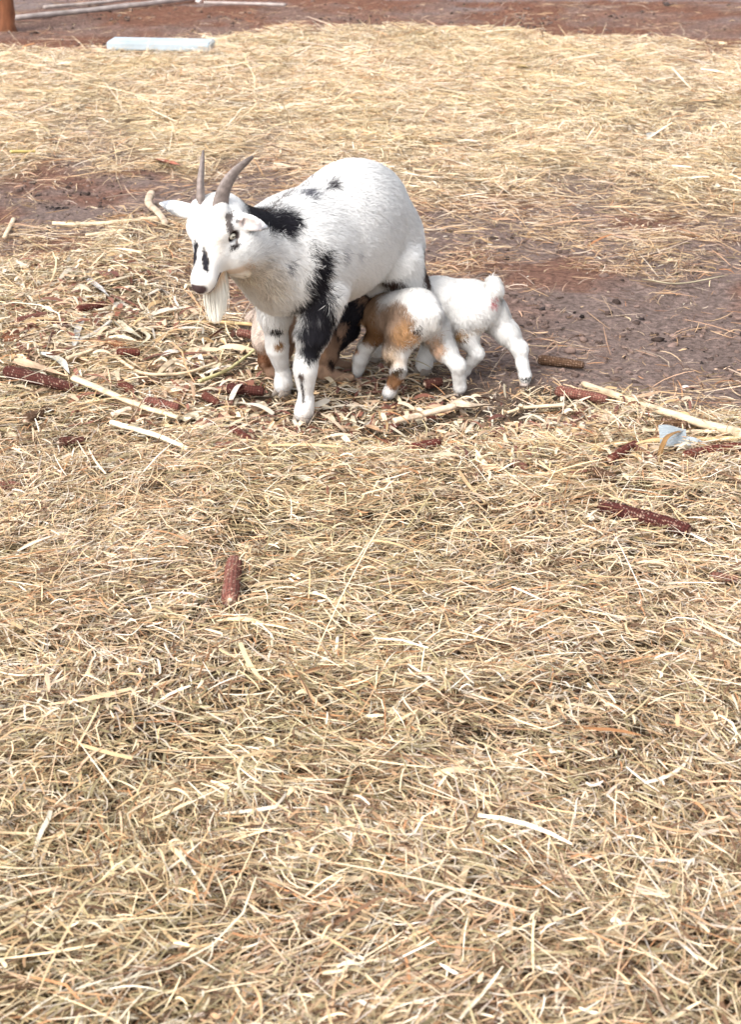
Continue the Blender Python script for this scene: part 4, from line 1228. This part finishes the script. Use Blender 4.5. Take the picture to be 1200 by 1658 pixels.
# ------------------------------------------------------------------ clear plastic scrap
def plastic():
    m = bpy.data.materials.new('clear_plastic'); m.use_nodes = True
    b = m.node_tree.nodes['Principled BSDF']
    b.inputs['Base Color'].default_value = (.46, .52, .56, 1); b.inputs['Roughness'].default_value = .25
    b.inputs['Transmission Weight'].default_value = .5; b.inputs['IOR'].default_value = 1.35
    nz = m.node_tree.nodes.new('ShaderNodeTexNoise'); nz.inputs['Scale'].default_value = 60
    bp = m.node_tree.nodes.new('ShaderNodeBump'); bp.inputs['Strength'].default_value = .3; bp.inputs['Distance'].default_value = .003
    m.node_tree.links.new(nz.outputs['Fac'], bp.inputs['Height']); m.node_tree.links.new(bp.outputs[0], b.inputs['Normal'])
    x0, y0 = ground_at(1068, 752); x1, y1 = ground_at(1112, 752); z0 = gz(x0, y0) + .022
    n, k = 18, 22; V = []
    for i in range(n):
        t = i / (n - 1)
        for j in range(k):
            s = j / (k - 1)
            x = x0 + (x1 - x0) * t * (1 + .05 * s); y = y0 + .045 * s + .008 * t
            z = z0 + .046 * s * (1 - .25 * s) + .0022 * math.sin(s * 26) + .003 * math.sin(t * 5) - .010 * t * s
            V.append((x, y, z))
    idx = np.arange(n * k).reshape(n, k)
    f = np.stack([idx[:-1, :-1], idx[1:, :-1], idx[1:, 1:], idx[:-1, 1:]], -1).reshape(-1, 4)
    # pointed torn flap running off to the right
    o0 = len(V); N2 = 12
    xe, ye = ground_at(1165, 757)
    for i in range(N2):
        t = i / (N2 - 1); wv = .020 * (1 - t) + .0015
        cx, cy = x1 + (xe - x1) * t, y1 + .004 + (ye - y1) * t
        V.append((cx, cy, z0 + .002 + .004 * math.sin(t * 6))); V.append((cx, cy + wv, z0 + .012 * (1 - t) + .004 + .004 * math.sin(t * 6)))
    f2 = np.array([[o0 + 2 * i, o0 + 2 * i + 2, o0 + 2 * i + 3, o0 + 2 * i + 1] for i in range(N2 - 1)])
    V = np.array(V); c0 = V.mean(0)
    nv = len(V)
    F = np.concatenate([f, f2])
    VV = np.concatenate([V - c0, V - c0 - np.array([0, .0003, .0011])]); FF = np.concatenate([F, (F + nv)[:, ::-1]])
    o = mesh_obj('plastic_scrap', VV, FF, m)
    o.location = tuple(c0)
    tag(o, 'torn ribbed clear bluish plastic scrap sticking up from the hay at right', 'plastic scrap')
plastic()

# ------------------------------------------------------------------ far things: slab, post, poles
def beveled_box(name, sx, sy, sz, mat, bev, parent=None):
    import bmesh
    bm = bmesh.new(); bmesh.ops.create_cube(bm, size=1)
    bmesh.ops.scale(bm, verts=bm.verts, vec=(sx, sy, sz))
    bmesh.ops.bevel(bm, geom=bm.edges[:], offset=bev, segments=3, affect='EDGES')
    me = bpy.data.meshes.new(name); bm.to_mesh(me); bm.free()
    me.materials.append(mat)
    o = bpy.data.objects.new(name, me); COL.objects.link(o)
    if parent: o.parent = parent
    return o
def simple_mat(name, colr, rough, var=.2, scale=8, stretch=(1, 1, 1), bump=.3):
    m = bpy.data.materials.new(name); m.use_nodes = True
    N = m.node_tree.nodes; L = m.node_tree.links; b = N['Principled BSDF']
    b.inputs['Roughness'].default_value = rough
    tc = N.new('ShaderNodeTexCoord'); mp = N.new('ShaderNodeMapping'); mp.inputs['Scale'].default_value = stretch
    n = N.new('ShaderNodeTexNoise'); n.inputs['Scale'].default_value = scale; n.inputs['Detail'].default_value = 7
    cr = N.new('ShaderNodeValToRGB'); c = np.array(colr)
    cr.color_ramp.elements[0].position = .3; cr.color_ramp.elements[1].position = .7
    cr.color_ramp.elements[0].color = (*(c * (1 - var)), 1); cr.color_ramp.elements[1].color = (*np.clip(c * (1 + var), 0, .9), 1)
    L.new(tc.outputs['Object'], mp.inputs['Vector']); L.new(mp.outputs[0], n.inputs['Vector']); L.new(n.outputs['Fac'], cr.inputs['Fac']); L.new(cr.outputs[0], b.inputs['Base Color'])
    bp = N.new('ShaderNodeBump'); bp.inputs['Strength'].default_value = bump; bp.inputs['Distance'].default_value = .01
    L.new(n.outputs['Fac'], bp.inputs['Height']); L.new(bp.outputs[0], b.inputs['Normal'])
    return m
def far_things():
    x, y = ground_at(258, 97)
    root = empty('foam_slab', (x, y, .02), math.radians(-7))
    tag(root, 'pale blue slab lying at the far edge of the hay', 'slab')
    m = simple_mat('slab_paint', (.36, .42, .46), .65, .16, 9)
    s = beveled_box('board', .54, .16, .044, m, .007, root); s.location = (0, .05, .050)
    import bmesh
    for dx in (-.22, .22):
        f = beveled_box('foot', .06, .13, .026, simple_mat('slab_foot', (.30, .18, .10), .8), .004, root); f.location = (dx, .06, .012)
    # rusty brown post
    x, y = ground_at(4, 50)
    g = np.random.default_rng(8)
    n = 26; hh = 1.1
    path = np.stack([.01 * np.sin(np.linspace(0, 3, n)), .01 * np.cos(np.linspace(0, 4, n)), np.linspace(-.1, hh, n)], 1)
    a = np.linspace(0, 2 * np.pi, 20, endpoint=False)
    rad = [.062 * (1 + .06 * np.cos(3 * a + i * .1) + .05 * g.normal(0, 1, 20)) * (1.15 if i < 3 else 1) for i in range(n)]
    v, q, tr = tube(path, rad, 20)
    m = simple_mat('post_wood', (.17, .062, .026), .85, .55, 14, (2, 2, .5), .8)
    o = mesh_obj('wooden_post', v, [q, tr], m); o.location = (x, y, 0)
    tag(o, 'rough orange brown wooden post at the top left corner', 'post')
    # poles on the ground
    mp = simple_mat('grey_pole', (.33, .28, .26), .8, .3, 18)
    def pole(lab, pts, r, name='wooden_pole', cat='pole'):
        P = []
        for px, py in pts:
            xx, yy = ground_at(px, py, .03); P.append((xx, yy, .03))
        P = bez(P, 24); c0 = P.mean(0); P = P - c0
        gg = np.random.default_rng(len(lab))
        rad = [r * (1 + .07 * gg.normal(0, 1, 12)) for _ in range(24)]
        v, q, tr = tube(P, rad, 12)
        o = mesh_obj(name, v, [q, tr], mp); o.location = tuple(c0)
        tag(o, lab, cat, 'weathered poles lying on the far soil')
    pole('longest grey pole lying from the brown post across the far soil', [(22, 29), (160, 15), (318, -4)], .016)
    pole('thin pale pole lying behind the longest grey pole', [(70, 12), (180, 2), (260, -8)], .010)
    pole('short pale pole on the far soil right of the long grey one', [(330, 4), (400, 6), (462, 8)], .010)
    # stones
    g = np.random.default_rng(12)
    ms = simple_mat('stone', (.52, .45, .42), .85, .2, 20)
    for lab, px, py, r in [('small pale stone on the far soil above the slab', 322, 6, .022), ('small grey stone on the bare soil right of the plastic scrap stalk', 1112, 633, .012), ('dark small stone on the far soil near the top right', 1080, 12, .022)]:
        import bmesh
        bm = bmesh.new(); bmesh.ops.create_icosphere(bm, subdivisions=3, radius=r)
        for vtx in bm.verts:
            vtx.co *= 1 + .25 * (float(noise3(vtx.co.x / r * 1.3 + px, vtx.co.y / r * 1.3, vtx.co.z / r * 1.3, 3)) - .5) * 2
            vtx.co.z *= .7
        me = bpy.data.meshes.new('stone'); bm.to_mesh(me); bm.free(); me.materials.append(ms if 'dark' not in lab else M_DSTONE)
        o = bpy.data.objects.new('stone', me); COL.objects.link(o)
        xx, yy = ground_at(px, py); o.location = (xx, yy, float(dunes(np.array([xx]), np.array([yy]))[0]) + r * .4)
        tag(o, lab, 'stone')
M_DSTONE = simple_mat('dark_stone', (.05, .035, .03), .9, .3, 20)
far_things()

for fx, fy in ((493, 685), (462, 642), (636, 655), (741, 643), (850, 622), (756, 612), (590, 618), (688, 606)):
    hx, hy = ground_at(fx, fy); SEG.append((hx - .02, hy - .015, hx + .02, hy - .015, .03))
def build_litter():
    global rng
    g = np.random.default_rng(66); rng = g
    spots = [(120, 550, 120, 60, 260), (60, 600, 60, 30, 90), (300, 620, 130, 60, 170), (430, 690, 120, 30, 90), (650, 680, 120, 25, 90), (950, 700, 130, 35, 130), (1050, 770, 120, 30, 80), (150, 470, 120, 30, 70), (300, 700, 120, 40, 90), (700, 760, 350, 60, 120), (600, 620, 100, 20, 60)]
    X, Y = [], []
    for cx, cy, sx, sy, n in spots:
        for _ in range(int(n * 2.9)):
            x, y = ground_at(cx + g.normal(0, sx * .6), cy + g.normal(0, sy * .6)); X.append(x); Y.append(y)
    x, y = np.array(X), np.array(Y); n = len(x); c = cover(x, y)
    k = ~blocked(x, y); x, y, c = x[k], y[k], c[k]; n = len(x)
    pal = np.array([(.78, .66, .47), (.72, .56, .40), (.62, .54, .42), (.52, .35, .23), (.25, .105, .07), (.18, .07, .05), (.56, .38, .20), (.68, .58, .42)])
    col = pal[g.choice(8, n, p=[.17, .18, .10, .15, .12, .12, .10, .06])] * g.uniform(.6, 1.0, (n, 1))
    z = hay_base(x, y, c) + .010 + g.uniform(0, .03, n) * near_animals(x, y)
    v, f, cc = strands(x, y, z, g.uniform(0, 6.28, n), np.clip(g.lognormal(math.log(.048), .45, n), .02, .13), g.uniform(.003, .016, n) * g.uniform(.5, 1, n), g.normal(0, .4, n), g.normal(0, .18, n), np.clip(col, 0, .9), 5, roll=g.normal(0, .6, n), hump=g.uniform(-.01, .05, n))
    nb = 190; xb, yb = np.array([ground_at(g.choice([110, 60, 230, 330, 150]) + g.normal(0, 70), g.choice([530, 600, 570, 650, 690]) + g.normal(0, 22)) for _ in range(nb)]).T
    kb = ~blocked(xb, yb); xb, yb = xb[kb], yb[kb]; nb = len(xb); cb = cover(xb, yb)
    colb = np.array([(.62, .49, .33), (.56, .40, .27), (.60, .54, .45), (.48, .30, .19), (.26, .11, .07)])[g.choice(5, nb, p=[.34, .24, .16, .14, .12])] * g.uniform(.75, 1.05, (nb, 1))
    vb, fb, ccb = strands(xb, yb, hay_base(xb, yb, cb) + .014 + g.uniform(0, .022, nb), g.uniform(0, 6.28, nb), g.uniform(.05, .13, nb), g.uniform(.006, .017, nb), g.normal(0, .4, nb), g.normal(0, .12, nb), colb, 7, roll=g.normal(0, .5, nb), hump=g.uniform(0, .05, nb))
    fb = fb + len(v); v = np.concatenate([v, vb]); f = np.concatenate([f, fb]); cc = np.concatenate([cc, ccb])
    # fine chaff and broken leaf flakes trodden through everything
    m = 26000; y2 = 1.5 + 6.5 * g.random(m) ** 1.25; x2 = g.uniform(-1, 1, m) * (.25 * y2 + .5); c2 = cover(x2, y2)
    k2 = (g.random(m) < .03 + .95 * c2 ** 1.5) & ~blocked(x2, y2); x2, y2, c2 = x2[k2], y2[k2], c2[k2]; m = len(x2)
    col2 = PAL[g.choice(12, m, p=np.array([3, 3, 2, 2, 1, 1, 3, 2, 1, 1, 3, 3]) / 25)] * g.uniform(.7, 1.05, (m, 1))
    z2 = hay_base(x2, y2, c2) + .002 + (.045 * g.random(m) * sstep(.5, 1, c2)) * near_animals(x2, y2)
    v2, f2, cc2 = strands(x2, y2, z2, g.uniform(0, 6.28, m), g.uniform(.006, .026, m), g.uniform(.0018, .0055, m), g.normal(0, .8, m), g.normal(0, .25, m), np.clip(col2, 0, .9), 2, roll=g.normal(0, .7, m))
    f2 = f2 + len(v); v = np.concatenate([v, v2]); f = np.concatenate([f, f2]); cc = np.concatenate([cc, cc2])
    tag(mesh_obj('husk_litter', v, f, M_STRAW, colors=cc), 'shredded pale and rusty husk flakes littering the hay around the goats', 'husk litter', kind='stuff')
if not QUICK:
    build_hay(); build_litter()
